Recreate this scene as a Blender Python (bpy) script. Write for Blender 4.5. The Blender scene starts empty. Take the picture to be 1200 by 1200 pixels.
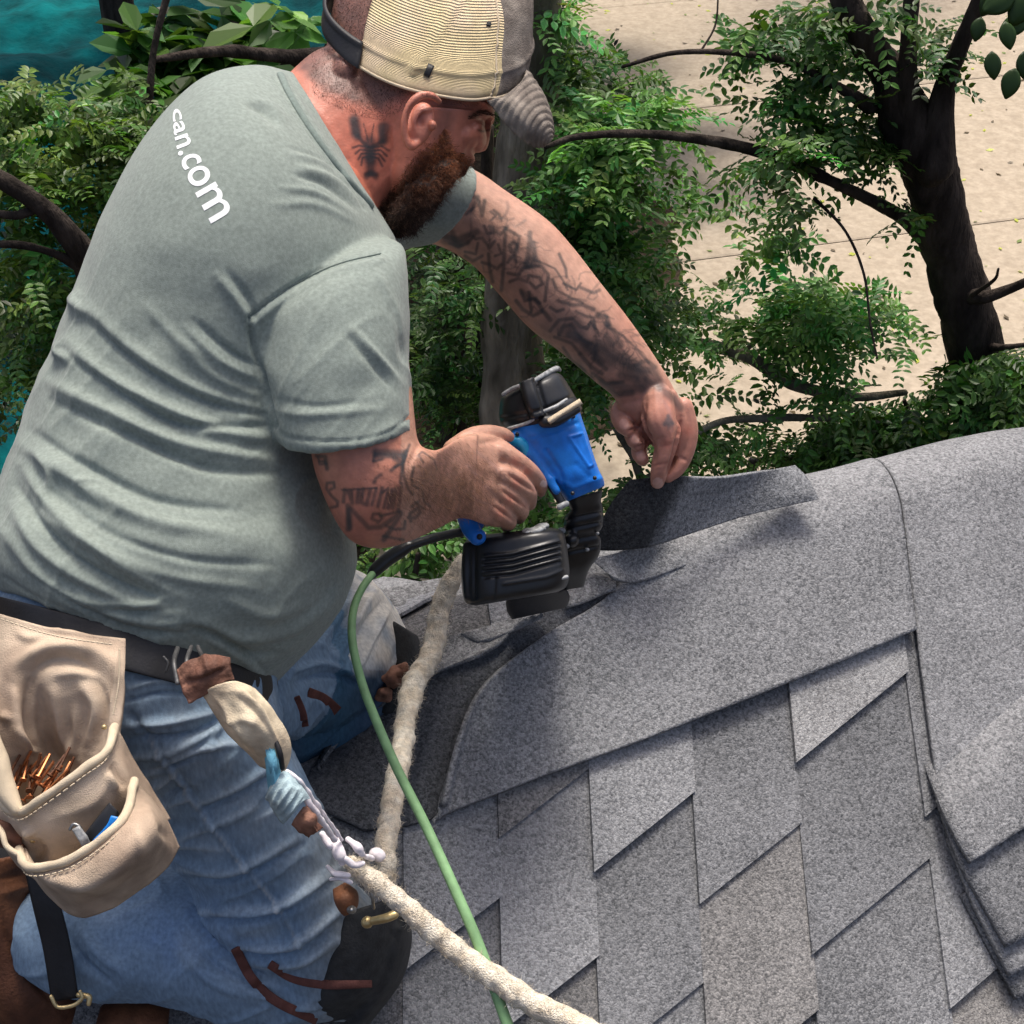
import bpy, math, random
import numpy as np
from mathutils import Vector
from mathutils.bvhtree import BVHTree
rng = np.random.default_rng(7); random.seed(7)
SC = bpy.context.scene; COL = SC.collection

# ------------------------------------------------------------------ camera, light
F = 1742.0; PITCH = math.radians(38); EYE = np.array([0, 0, 6.5])
RT = np.array([1.0, 0, 0]); FW = np.array([0, math.cos(PITCH), -math.sin(PITCH)]); UP = np.array([0, math.sin(PITCH), math.cos(PITCH)])
cam_d = bpy.data.cameras.new('camera'); cam = bpy.data.objects.new('camera', cam_d); COL.objects.link(cam)
cam.location = EYE; cam.rotation_euler = (math.radians(90) - PITCH, 0, 0)
cam_d.angle = 2 * math.atan(600 / F); cam_d.clip_start = 0.05; cam_d.clip_end = 900
SC.camera = cam
SUN = np.array([0.06, 0.36, 0.93]); SUN /= np.linalg.norm(SUN)
el = math.asin(SUN[2]); az = math.atan2(SUN[0], SUN[1])
w = bpy.data.worlds.new('World'); SC.world = w; w.use_nodes = True
nt = w.node_tree; bg = nt.nodes['Background']; sky = nt.nodes.new('ShaderNodeTexSky'); sky.sky_type = 'NISHITA'
sky.sun_disc = False; sky.sun_elevation = el; sky.sun_rotation = az; sky.air_density = 0.7; sky.dust_density = 7.0
nt.links.new(sky.outputs[0], bg.inputs[0]); bg.inputs[1].default_value = 0.15
sd = bpy.data.lights.new('sun', 'SUN'); so = bpy.data.objects.new('sun', sd); COL.objects.link(so)
sd.energy = 2.1; sd.angle = math.radians(14.0); sd.color = (1.0, 0.955, 0.88)
so.rotation_euler = Vector(SUN).to_track_quat('Z', 'Y').to_euler(); so.location = (0, 0, 20)
SC.view_settings.view_transform = 'Standard'; SC.view_settings.look = 'None'
SC.view_settings.exposure = 0.42; SC.view_settings.gamma = 1; SC.view_settings.use_curve_mapping = False
SC.cycles.max_bounces = 6; SC.cycles.transparent_max_bounces = 8

# ------------------------------------------------------------------ helpers
def P(x, y, d):
    x = np.asarray(x, float); y = np.asarray(y, float); d = np.asarray(d, float)
    return EYE + d[..., None] * (FW + RT * ((x - 600) / F)[..., None] + UP * ((600 - y) / F)[..., None])
def proj(v):
    r = v - EYE; d = r @ FW
    return 600 + F * (r @ RT) / d, 600 - F * (r @ UP) / d, d
def nrm(a): return a / (np.linalg.norm(a, axis=-1, keepdims=True) + 1e-12)
def ground(x, y, z=0.0):
    r = FW + RT * (x - 600) / F + UP * (600 - y) / F
    return EYE + r * ((z - EYE[2]) / r[2])

def crom(pts, n):
    """Catmull-Rom resample of rows of control values"""
    p = np.asarray(pts, float); m = len(p)
    if m == 1: return np.repeat(p, n, 0)
    t = np.linspace(0, m - 1, n); i = np.minimum(t.astype(int), m - 2); f = (t - i)
    f = f.reshape((-1,) + (1,) * (p.ndim - 1))
    g = lambda k: p[np.clip(k, 0, m - 1)]
    a = np.where((i > 0).reshape(f.shape), g(i - 1), 2 * g(i) - g(i + 1)); b = g(i); c = g(i + 1)
    d = np.where((i + 2 < m).reshape(f.shape), g(i + 2), 2 * c - b)
    return 0.5 * ((2 * b) + (-a + c) * f + (2 * a - 5 * b + 4 * c - d) * f ** 2 + (-a + 3 * b - 3 * c + d) * f ** 3)

_prm = np.random.default_rng(3).random(4096)
def vnoise(p, s=1.0):
    q = np.asarray(p) * s; i = np.floor(q).astype(np.int64); f = q - i; f = f * f * (3 - 2 * f); out = 0
    for dx in (0, 1):
        for dy in (0, 1):
            for dz in (0, 1):
                h = _prm[((i[:, 0] + dx) * 73856093 ^ (i[:, 1] + dy) * 19349663 ^ (i[:, 2] + dz) * 83492791) & 4095]
                out = out + h * (f[:, 0] if dx else 1 - f[:, 0]) * (f[:, 1] if dy else 1 - f[:, 1]) * (f[:, 2] if dz else 1 - f[:, 2])
    return out * 2 - 1

def link(name, me, mats, parent=None, kind=None):
    o = bpy.data.objects.new(name, me); COL.objects.link(o)
    for m in (mats if isinstance(mats, (list, tuple)) else [mats]): me.materials.append(m)
    if parent is not None: o.parent = parent
    if kind: o['kind'] = kind
    return o
def mesh(name, V, Fc, mats, parent=None, smooth=True, col=None, midx=None, uv=None, kind=None, org=None):
    V = np.asarray(V, float)
    if org is None: org = ORG.get(parent.name if parent is not None else None, np.zeros(3))
    me = bpy.data.meshes.new(name)
    me.from_pydata((V - org).tolist(), [], Fc.tolist() if isinstance(Fc, np.ndarray) else Fc)
    if smooth: me.polygons.foreach_set('use_smooth', np.ones(len(me.polygons), bool))
    if col is not None:
        a = me.color_attributes.new('Col', 'FLOAT_COLOR', 'POINT')
        c = np.ones((len(V), 4)); c[:, :3] = col; a.data.foreach_set('color', c.ravel())
    if midx is not None: me.polygons.foreach_set('material_index', np.asarray(midx, np.int32))
    if uv is not None:
        l = me.uv_layers.new(name='UVMap'); vi = np.empty(len(me.loops), np.int32); me.loops.foreach_get('vertex_index', vi)
        l.data.foreach_set('uv', np.asarray(uv)[vi].ravel())
    if col is None and any(m.name.startswith('shingle_granules') for m in (mats if isinstance(mats, (list, tuple)) else [mats])):
        a = me.color_attributes.new('Col', 'FLOAT_COLOR', 'POINT'); a.data.foreach_set('color', np.ones(len(V) * 4))
    me.update()
    o = link(name, me, mats, parent, kind)
    ORG[o.name] = org
    return o
ORG = {None: np.zeros(3)}
def tag(o, label=None, cat=None, group=None, kind=None):
    if label: o['label'] = label
    if cat: o['category'] = cat
    if group: o['group'] = group
    if kind: o['kind'] = kind
    return o
def thing(name, loc, label, cat, group=None):
    o = bpy.data.objects.new(name, None); COL.objects.link(o); o.location = loc; o.empty_display_size = .1
    ORG[o.name] = np.asarray(loc, float)
    return tag(o, label, cat, group)

def grid_faces(nu, nv, off=0, wrap=False):
    i, j = np.meshgrid(np.arange(nu - 1), np.arange(nv if wrap else nv - 1), indexing='ij')
    j2 = (j + 1) % nv
    return (np.stack([i * nv + j, i * nv + j2, (i + 1) * nv + j2, (i + 1) * nv + j], -1).reshape(-1, 4) + off)
def loft(secs, nr=60, ns=48, pw=2.0, cap=True):
    """secs: (xL,yL,xR,yR,depth,thick[,tilt deg,dL-dR skew]) rings through two silhouette points; returns V,F closed"""
    S = np.array([list(s) + [0] * (8 - len(s)) for s in secs], float)
    S = crom(S, nr)
    ph = np.linspace(0, 2 * math.pi, ns, endpoint=False)
    c, s = np.cos(ph), np.sin(ph)
    cc = np.sign(c) * np.abs(c) ** (2 / pw); ss = np.sign(s) * np.abs(s) ** (2 / pw)
    V = []
    L = P(S[:, 0], S[:, 1], S[:, 4] - S[:, 7] / 2); R = P(S[:, 2], S[:, 3], S[:, 4] + S[:, 7] / 2)
    C = (L + R) / 2; A = (R - L) / 2
    vd = nrm(C - EYE); an = nrm(A)
    B = vd - (vd * an).sum(1, keepdims=True) * an; B = nrm(B)
    N = np.cross(an, B)      # perpendicular to ring plane
    t = np.radians(S[:, 6:7]); B = (B * np.cos(t) + N * np.sin(t)) * S[:, 5:6] / 2
    V = C[:, None] + A[:, None] * cc[None, :, None] + B[:, None] * ss[None, :, None]
    Fc = grid_faces(nr, ns, 0, True).tolist()
    V = V.reshape(-1, 3)
    if cap:
        n = len(V); V = np.vstack([V, C[0], C[-1]])
        for j in range(ns):
            k = (j + 1) % ns
            Fc.append([n, k, j]); Fc.append([n + 1, (nr - 1) * ns + j, (nr - 1) * ns + k])
    return V, Fc
def limb(pts, n=16, ns=14, seg=8, squash=1.0):
    """pts (x,y,d,r_px): round-ended tube"""
    q = crom(pts, (len(pts) - 1) * seg + 1)
    C = P(q[:, 0], q[:, 1], q[:, 2]); r = q[:, 3] * q[:, 2] / F
    return tube3(C, r, ns, squash)
def tube3(C, r, ns=10, squash=1.0, round_ends=True):
    C = np.asarray(C, float); r = np.broadcast_to(np.asarray(r, float), (len(C),)).copy()
    T = nrm(np.gradient(C, axis=0))
    if round_ends:
        a = np.array([0.25, .5, .75, 1.0]); o0 = [C[0] - T[0] * r[0] * math.cos(x * math.pi / 2) for x in a[:-1]]; r0 = [r[0] * math.sin(x * math.pi / 2) for x in a[:-1]]
        o1 = [C[-1] + T[-1] * r[-1] * math.cos(x * math.pi / 2) for x in a[:-1][::-1]]; r1 = [r[-1] * math.sin(x * math.pi / 2) for x in a[:-1][::-1]]
        T = np.vstack([[T[0]] * 3, T, [T[-1]] * 3]); C = np.vstack([o0, C, o1]); r = np.concatenate([r0, r, r1])
    ref = np.array([0.3, 0.2, 0.93]); X = None; V = []
    ph = np.linspace(0, 2 * math.pi, ns, endpoint=False)
    for i in range(len(C)):
        t = T[i]
        if X is None: X = np.cross(ref, t); X /= np.linalg.norm(X) + 1e-9
        X = X - t * (X @ t); X /= np.linalg.norm(X) + 1e-9; Y = np.cross(t, X)
        V.append(C[i] + r[i] * (np.cos(ph)[:, None] * X + np.sin(ph)[:, None] * Y * squash))
    m = len(C); V = np.vstack(V); Fc = grid_faces(m, ns, 0, True).tolist()
    n = len(V); V = np.vstack([V, C[0], C[-1]])
    for j in range(ns):
        k = (j + 1) % ns
        Fc.append([n, k, j]); Fc.append([n + 1, (m - 1) * ns + j, (m - 1) * ns + k])
    return V, Fc
def ball(x, y, d, rx, ry, rz, rot=0):
    """ellipsoid, rx ry px in image, rz metres in depth; rot deg in image"""
    u, v = np.meshgrid(np.linspace(0, math.pi, 14), np.linspace(0, 2 * math.pi, 20, endpoint=False), indexing='ij')
    a, b, c = np.sin(u) * np.cos(v), np.cos(u), np.sin(u) * np.sin(v)
    th = math.radians(rot); s = d / F
    X = rx * s * a; Y = ry * s * b
    X, Y = X * math.cos(th) - Y * math.sin(th), X * math.sin(th) + Y * math.cos(th)
    V = P(x, y, d) + X[..., None] * RT + Y[..., None] * UP + (rz * c)[..., None] * FW
    return V.reshape(-1, 3), grid_faces(14, 20, 0, True)[:, ::-1].tolist()
def merge(parts):
    V, Fc, o = [], [], 0
    for v, f in parts:
        V.append(v); Fc += [[k + o for k in q] for q in (f.tolist() if isinstance(f, np.ndarray) else f)]; o += len(v)
    return np.vstack(V), Fc
def voxel(parts, size, smooth=3, fac=.5):
    V, Fc = merge(parts)
    me = bpy.data.meshes.new('tmp'); me.from_pydata(V.tolist(), [], Fc); o = bpy.data.objects.new('tmp', me); COL.objects.link(o)
    m = o.modifiers.new('r', 'REMESH'); m.mode = 'VOXEL'; m.voxel_size = size; m.adaptivity = 0
    if smooth: s = o.modifiers.new('s', 'SMOOTH'); s.iterations = smooth; s.factor = fac
    dg = bpy.context.evaluated_depsgraph_get(); e = o.evaluated_get(dg).to_mesh()
    Vn, Fn = from_mesh(e); o.evaluated_get(dg).to_mesh_clear()
    bpy.data.objects.remove(o); bpy.data.meshes.remove(me)
    return Vn, Fn
def from_mesh(e):
    v = np.empty(len(e.vertices) * 3); e.vertices.foreach_get('co', v)
    t = np.empty(len(e.polygons), np.int32); e.polygons.foreach_get('loop_total', t)
    l = np.empty(len(e.loops), np.int32); e.loops.foreach_get('vertex_index', l)
    if len(t) and (t == 4).all(): return v.reshape(-1, 3), l.reshape(-1, 4)
    out, k = [], 0
    for n in t: out.append(l[k:k + n].tolist()); k += n
    return v.reshape(-1, 3), out
def vnormals(V, Fc):
    Fq = np.asarray(Fc); a = V[Fq[:, 2]] - V[Fq[:, 0]]; b = V[Fq[:, 3]] - V[Fq[:, 1]]; n = np.cross(a, b)
    N = np.zeros_like(V)
    for k in range(4): np.add.at(N, Fq[:, k], n)
    return nrm(N)
def segdist(px, py, pts, box=60):
    """distance in px and parameter along polyline"""
    pts = np.asarray(pts, float); best = np.full(len(px), 1e9); tt = np.zeros(len(px))
    m = (px > pts[:, 0].min() - box) & (px < pts[:, 0].max() + box) & (py > pts[:, 1].min() - box) & (py < pts[:, 1].max() + box)
    x, y = px[m], py[m]; b = np.full(len(x), 1e9); t0 = np.zeros(len(x)); n = len(pts) - 1
    for i in range(n):
        ax, ay = pts[i]; dx, dy = pts[i + 1] - pts[i]; L = dx * dx + dy * dy + 1e-9
        t = np.clip(((x - ax) * dx + (y - ay) * dy) / L, 0, 1); e = np.hypot(x - ax - t * dx, y - ay - t * dy)
        u = e < b; b[u] = e[u]; t0[u] = (i + t[u]) / n
    best[m] = b; tt[m] = t0
    return best, tt
def folds(V, N, F_, dmax=9, curve=True):
    """sculpt folds: list of (pts, width px, amp mm); raised ridge with a groove beside it"""
    px, py, d = proj(V); face = np.clip(-(N * nrm(V - EYE)).sum(1) * 2.5 + .2, 0, 1) * (d < dmax)
    D = np.zeros(len(V))
    for f in F_:
        pts, wd, amp = f[:3]
        if curve and len(pts) > 2: pts = crom(pts, len(pts) * 5)
        e, t = segdist(px, py, pts, wd * 4)
        tp = np.sin(np.clip(t, 0.02, .98) * math.pi) ** .5 if len(f) < 4 else 1.0
        D += amp * .001 * tp * (np.exp(-(e / wd) ** 2))
    return V + N * (D * face)[:, None]
def patch(ctrl, nu=24, nv=24, th=0.003, lift=None):
    """ctrl rows of (x,y,d) -> closed thin shell"""
    c = np.asarray(ctrl, float); a = crom(c, nu); a = crom(a.transpose(1, 0, 2), nv).transpose(1, 0, 2)
    G = P(a[..., 0], a[..., 1], a[..., 2])
    return shell(G, th, lift)
def shell(G, th, lift=None):
    nu, nv = G.shape[:2]
    du = np.gradient(G, axis=0); dv = np.gradient(G, axis=1); n = nrm(np.cross(du, dv))
    if (n.reshape(-1, 3) @ FW).mean() > 0: n = -n; flip = True
    else: flip = False
    if lift is not None: G = G + n * lift[..., None]
    top, bot = G.reshape(-1, 3), (G - n * th).reshape(-1, 3)
    f = grid_faces(nu, nv)
    k = nu * nv; idx = np.arange(k).reshape(nu, nv)
    ring = np.concatenate([idx[0], idx[1:, -1], idx[-1, -2::-1], idx[-2:0:-1, 0]])
    side = [[ring[i], ring[(i + 1) % len(ring)], ring[(i + 1) % len(ring)] + k, ring[i] + k] for i in range(len(ring))]
    Fc = np.vstack([f, f[:, ::-1] + k, np.array(side)[:, ::-1]])
    if not flip: Fc = Fc[:, ::-1]
    # orient outwards: top normal must equal n
    return np.vstack([top, bot]), Fc
def prism(poly, z0, z1):
    """polygon of 3-D points extruded from offset z0 to z1 along its normal-ish vector given"""
    raise NotImplementedError
# ------------------------------------------------------------------ materials
def mat(name, col, rough=.8, ns=20, na=.25, bs=200, bstr=.2, attr=False, spec=.3, detail=6, bdist=.002, metal=0, sss=0, col2=None, coat=0, uvwave=None, stretch=None, sheen=0):
    m = bpy.data.materials.new(name); m.use_nodes = True; t = m.node_tree; N = t.nodes; L = t.links
    b = N['Principled BSDF']; b.inputs['Roughness'].default_value = rough; b.inputs['Specular IOR Level'].default_value = spec
    b.inputs['Metallic'].default_value = metal
    if sss: b.inputs['Subsurface Weight'].default_value = sss; b.inputs['Subsurface Radius'].default_value = (.8, .25, .12); b.inputs['Subsurface Scale'].default_value = .012
    if coat: b.inputs['Coat Weight'].default_value = coat
    if sheen: b.inputs['Sheen Weight'].default_value = sheen
    g = N.new('ShaderNodeNewGeometry'); pos = g.outputs['Position']
    if stretch:
        mp = N.new('ShaderNodeMapping'); mp.inputs['Scale'].default_value = stretch; L.new(pos, mp.inputs[0]); pos = mp.outputs[0]
    n = N.new('ShaderNodeTexNoise'); n.inputs['Scale'].default_value = ns; n.inputs['Detail'].default_value = detail; L.new(pos, n.inputs['Vector'])
    r = N.new('ShaderNodeMapRange'); r.inputs[1].default_value = .3; r.inputs[2].default_value = .7; r.inputs[3].default_value = 1 - na; r.inputs[4].default_value = 1 + na
    L.new(n.outputs[0], r.inputs[0])
    mx = N.new('ShaderNodeVectorMath'); mx.operation = 'SCALE'; L.new(r.outputs[0], mx.inputs['Scale'])
    if attr:
        a = N.new('ShaderNodeVertexColor'); a.layer_name = 'Col'; L.new(a.outputs[0], mx.inputs[0])
    elif col2 is not None:
        mm = N.new('ShaderNodeMix'); mm.data_type = 'RGBA'; mm.inputs[6].default_value = (*col, 1); mm.inputs[7].default_value = (*col2, 1)
        n2 = N.new('ShaderNodeTexNoise'); n2.inputs['Scale'].default_value = ns * .35; n2.inputs['Detail'].default_value = 4; L.new(pos, n2.inputs['Vector'])
        r2 = N.new('ShaderNodeMapRange'); r2.inputs[1].default_value = .4; r2.inputs[2].default_value = .62; L.new(n2.outputs[0], r2.inputs[0]); L.new(r2.outputs[0], mm.inputs[0])
        L.new(mm.outputs[2], mx.inputs[0])
    else: mx.inputs[0].default_value = col
    L.new(mx.outputs[0], b.inputs['Base Color'])
    if bstr:
        n3 = N.new('ShaderNodeTexNoise'); n3.inputs['Scale'].default_value = bs; n3.inputs['Detail'].default_value = 3; L.new(pos, n3.inputs['Vector'])
        bp = N.new('ShaderNodeBump'); bp.inputs['Strength'].default_value = bstr; bp.inputs['Distance'].default_value = bdist
        L.new(n3.outputs[0], bp.inputs['Height']); L.new(bp.outputs[0], b.inputs['Normal'])
    m.diffuse_color = (*col, 1)
    return m
def shingle_mat(name, lo, hi, wear=0.0):
    m = bpy.data.materials.new(name); m.use_nodes = True; t = m.node_tree; N = t.nodes; L = t.links; b = N['Principled BSDF']
    b.inputs['Roughness'].default_value = .92; b.inputs['Specular IOR Level'].default_value = .25
    g = N.new('ShaderNodeNewGeometry'); oi = N.new('ShaderNodeObjectInfo')
    v = N.new('ShaderNodeTexVoronoi'); v.inputs['Scale'].default_value = 420; L.new(g.outputs[0], v.inputs['Vector'])
    n = N.new('ShaderNodeTexNoise'); n.inputs['Scale'].default_value = 170; n.inputs['Detail'].default_value = 5; n.inputs['Roughness'].default_value = .75; L.new(g.outputs[0], n.inputs['Vector'])
    n2 = N.new('ShaderNodeTexNoise'); n2.inputs['Scale'].default_value = 9; n2.inputs['Detail'].default_value = 5; L.new(g.outputs[0], n2.inputs['Vector'])
    sp = N.new('ShaderNodeSeparateColor'); L.new(v.outputs['Color'], sp.inputs[0])
    def math_(op, a, b_):
        k = N.new('ShaderNodeMath'); k.operation = op
        for i, q in enumerate((a, b_)):
            if isinstance(q, (int, float)): k.inputs[i].default_value = q
            else: L.new(q, k.inputs[i])
        return k.outputs[0]
    a = math_('MULTIPLY', sp.outputs[0], .55); c = math_('MULTIPLY', n.outputs[0], 1.55); e = math_('ADD', a, c)
    e = math_('SUBTRACT', e, .62); e = math_('ADD', e, math_('MULTIPLY', math_('SUBTRACT', n2.outputs[0], .5), .5))
    e = math_('ADD', e, math_('MULTIPLY', math_('SUBTRACT', oi.outputs['Random'], .5), .22))
    cr = N.new('ShaderNodeValToRGB'); el = cr.color_ramp.elements; el[0].position = .05; el[0].color = (*lo, 1); el[1].position = .95; el[1].color = (*hi, 1)
    L.new(e, cr.inputs[0])
    col = cr.outputs[0]
    va = N.new('ShaderNodeVertexColor'); va.layer_name = 'Col'; vm = N.new('ShaderNodeVectorMath'); vm.operation = 'MULTIPLY'; L.new(col, vm.inputs[0]); L.new(va.outputs[0], vm.inputs[1]); L.new(vm.outputs[0], b.inputs['Base Color'])
    hb = math_('ADD', math_('MULTIPLY', v.outputs['Distance'], -.6), n.outputs[0])
    bp = N.new('ShaderNodeBump'); bp.inputs['Strength'].default_value = .75; bp.inputs['Distance'].default_value = .0018; L.new(hb, bp.inputs['Height']); L.new(bp.outputs[0], b.inputs['Normal'])
    return m
M_SH = [shingle_mat('shingle_granules', (.092, .095, .10), (.36, .363, .37)), shingle_mat('shingle_granules_dark', (.062, .065, .069), (.275, .278, .286)), shingle_mat('shingle_granules_pale', (.10, .10, .102), (.37, .37, .368))]
M_UNDER = mat('asphalt_backing', (.035, .038, .042), .85, 60, .35, 400, .5)
M_DECK = mat('roof_underlayment', (.02, .02, .022), .9, 20, .3, 300, .4)
M_SKIN = mat('skin', (.5, .25, .17), .46, 90, .16, 380, .5, attr=True, spec=.42, sss=.08, bdist=.0007)
M_SHIRT = mat('sage_cotton', (.27, .34, .30), .92, 260, .16, 1100, .55, attr=True, spec=.15, sheen=.15, bdist=.0006)
M_PRINT = mat('white_shirt_print', (.85, .87, .86), .7, 300, .05, 900, .1)
M_DENIM = mat('denim', (.1, .18, .3), .9, 260, .20, 1500, .5, attr=True, spec=.15, bdist=.0008, stretch=(1, 1, .35))
M_CANVAS = mat('tan_canvas', (.54, .43, .32), .9, 34, .26, 800, .7, spec=.15, col2=(.36, .27, .20), bdist=.0012)
M_CANVAS2 = mat('cream_canvas_binding', (.60, .50, .36), .9, 60, .15, 1300, .4, spec=.15)
M_BLACK = mat('black_rubber', (.012, .012, .014), .5, 30, .4, 300, .15, spec=.4)
M_PLASTIC = mat('black_plastic', (.014, .015, .017), .36, 40, .3, 200, .06, spec=.5)
M_GREYP = mat('worn_grey_plastic', (.30, .31, .31), .45, 200, .5, 300, .3, spec=.5)
M_BLUE = mat('blue_plastic', (.004, .15, .60), .42, 60, .25, 500, .12, spec=.45, col2=(.01, .20, .66))
M_BLUE2 = mat('blue_plastic_highlight', (.02, .38, .72), .35, 30, .1, 200, .04, spec=.5)
M_PAD = mat('kneepad_rubber', (.035, .036, .036), .8, 90, .3, 400, .4)
M_LEATHER = mat('brown_leather', (.16, .065, .03), .6, 40, .4, 300, .5, col2=(.09, .035, .018))
M_LEATHER2 = mat('worn_tan_leather', (.30, .15, .10), .7, 60, .5, 300, .6, col2=(.13, .06, .04))
M_STRAP = mat('brown_strap', (.12, .045, .035), .75, 60, .3, 500, .4)
M_METAL = mat('steel', (.35, .35, .34), .45, 60, .3, 300, .1, metal=1)
M_BRASS = mat('brass', (.65, .5, .25), .4, 60, .3, 300, .2, metal=.8)
M_COPPER = mat('copper_nail', (.45, .17, .07), .4, 60, .3, 300, .1, metal=.7)
M_ROPE = mat('beige_rope_fibre', (.80, .73, .60), .95, 160, .22, 600, .9, spec=.1, col2=(.68, .58, .44), bdist=.003)
M_WHITE = mat('white_cord', (.82, .76, .78), .6, 120, .2, 300, .2)
M_HOSE = mat('green_rubber_hose', (.20, .36, .17), .55, 60, .2, 300, .2)
M_BARK = mat('dark_bark', (.055, .044, .036), .95, 14, .5, 45, 1.0, spec=.1, col2=(.025, .02, .017), bdist=.02, stretch=(1, 1, .3))
M_BARK2 = mat('grey_bark', (.24, .21, .165), .95, 10, .5, 40, 1.0, spec=.1, col2=(.11, .095, .07), bdist=.02, stretch=(1, 1, .3))
M_CONC = mat('tan_concrete', (.41, .345, .262), .95, 22.0, .12, 60, .4, spec=.1, col2=(.36, .30, .225), bdist=.004, detail=12)
M_SOIL = mat('dark_soil', (.035, .028, .02), 1, 6, .5, 25, 1, spec=.05, col2=(.06, .045, .03), bdist=.03)
M_TEAL = mat('teal_tarp', (.0, .05, .058), .85, 2.6, .5, 9, .6, spec=.08, col2=(.0, .13, .135), bdist=.05)
M_WIRE = mat('dark_wire', (.05, .05, .05), .6, 30, .2, 0, 0)
M_HAIR = mat('beard_hair', (.035, .018, .011), .65, 200, .5, 0, 0, attr=True, spec=.3)
M_CAPF = mat('washed_brown_cotton', (.17, .145, .125), .9, 90, .3, 700, .6, spec=.1, col2=(.27, .235, .20))
def mesh_cap_mat():
    m = mat('tan_cap_mesh', (.76, .62, .36), .8, 60, .12, 0, 0, col2=(.78, .62, .42)); t = m.node_tree; N = t.nodes; L = t.links; b = N['Principled BSDF']
    uv = N.new('ShaderNodeUVMap'); wv = N.new('ShaderNodeTexWave'); wv.wave_type = 'BANDS'; wv.bands_direction = 'Y'; wv.inputs['Scale'].default_value = 13; wv.inputs['Distortion'].default_value = .25; wv.inputs['Detail'].default_value = 1
    w2 = N.new('ShaderNodeTexWave'); w2.bands_direction = 'X'; w2.inputs['Scale'].default_value = 60
    L.new(uv.outputs[0], wv.inputs[0]); L.new(uv.outputs[0], w2.inputs[0])
    a = N.new('ShaderNodeMath'); a.operation = 'MULTIPLY_ADD'; a.inputs[1].default_value = .25; L.new(w2.outputs[1], a.inputs[0]); L.new(wv.outputs[1], a.inputs[2])
    bp = N.new('ShaderNodeBump'); bp.inputs['Strength'].default_value = .8; bp.inputs['Distance'].default_value = .0015; L.new(a.outputs[0], bp.inputs['Height']); L.new(bp.outputs[0], b.inputs['Normal'])
    src = b.inputs['Base Color'].links[0].from_socket; k = N.new('ShaderNodeVectorMath'); k.operation = 'SCALE'
    r = N.new('ShaderNodeMapRange'); r.inputs[1].default_value = 0; r.inputs[2].default_value = .9; r.inputs[3].default_value = .72; r.inputs[4].default_value = 1.08; L.new(a.outputs[0], r.inputs[0])
    L.new(src, k.inputs[0]); L.new(r.outputs[0], k.inputs['Scale']); L.new(k.outputs[0], b.inputs['Base Color'])
    return m
M_CAPM = mesh_cap_mat()
def leaf_mat(name):
    m = bpy.data.materials.new(name); m.use_nodes = True; t = m.node_tree; N = t.nodes; L = t.links; b = N['Principled BSDF']
    a = N.new('ShaderNodeVertexColor'); a.layer_name = 'Col'; L.new(a.outputs[0], b.inputs['Base Color']); b.inputs['Roughness'].default_value = .42; b.inputs['Specular IOR Level'].default_value = .4
    tr = N.new('ShaderNodeBsdfTranslucent'); s = N.new('ShaderNodeVectorMath'); s.operation = 'MULTIPLY'; s.inputs[1].default_value = (1.5, 1.6, .6); L.new(a.outputs[0], s.inputs[0]); L.new(s.outputs[0], tr.inputs[0])
    mx = N.new('ShaderNodeMixShader'); mx.inputs[0].default_value = .3; L.new(b.outputs[0], mx.inputs[1]); L.new(tr.outputs[0], mx.inputs[2])
    L.new(mx.outputs[0], N['Material Output'].inputs[0])
    return m
M_LEAF = leaf_mat('leaf')

# ------------------------------------------------------------------ ground and far setting
gs = 400
mesh('ground', [(-gs, -gs, -.1), (gs, -gs, -.1), (gs, gs, -.1), (-gs, gs, -.1)], [[0, 1, 2, 3]], M_SOIL, kind='structure', smooth=False)
pav = mesh('pavement', [(-3, 2, -.02), (40, 2, -.02), (40, 60, -.02), (-3, 60, -.02)], [[0, 1, 2, 3]], M_SOIL, kind='structure', smooth=False)
J1, J2 = ground(975, 286), ground(1195, 258); K1 = ground(1110, 97)
dirx = nrm((J2 - J1)[None])[0]; diry = np.array([-dirx[1], dirx[0], 0]); stepy = (K1 - J1) @ diry
def slab_mesh(sx, sy):
    b = .02; z = (0.0, .09, .10); pts = []
    g = .007
    r0 = [(g, g), (sx - g, g), (sx - g, sy - g), (g, sy - g)]; r1 = [(g + b, g + b), (sx - g - b, g + b), (sx - g - b, sy - g - b), (g + b, sy - g - b)]
    V = [(x, y, -.05) for x, y in r0] + [(x, y, .012) for x, y in r0] + [(x, y, .02) for x, y in r1]
    Fc = [[8, 9, 10, 11]]
    for k in (0, 4):
        for i in range(4): j = (i + 1) % 4; Fc.append([k + i, k + j, k + j + 4, k + i + 4])
    me = bpy.data.meshes.new('concrete_slab'); me.from_pydata(V, [], Fc); me.materials.append(M_CONC); return me
sm = slab_mesh(stepy * 3.2, stepy)
for i in range(-1, 3):
    for j in range(-2, 8):
        o = bpy.data.objects.new('concrete_slab', sm); COL.objects.link(o); o.parent = pav
        p = J1 + dirx * stepy * 3.2 * (i - .42) + diry * stepy * j
        o.location = (p[0], p[1], random.uniform(-.003, .003)); o.rotation_euler = (0, 0, math.atan2(dirx[1], dirx[0]))
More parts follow.
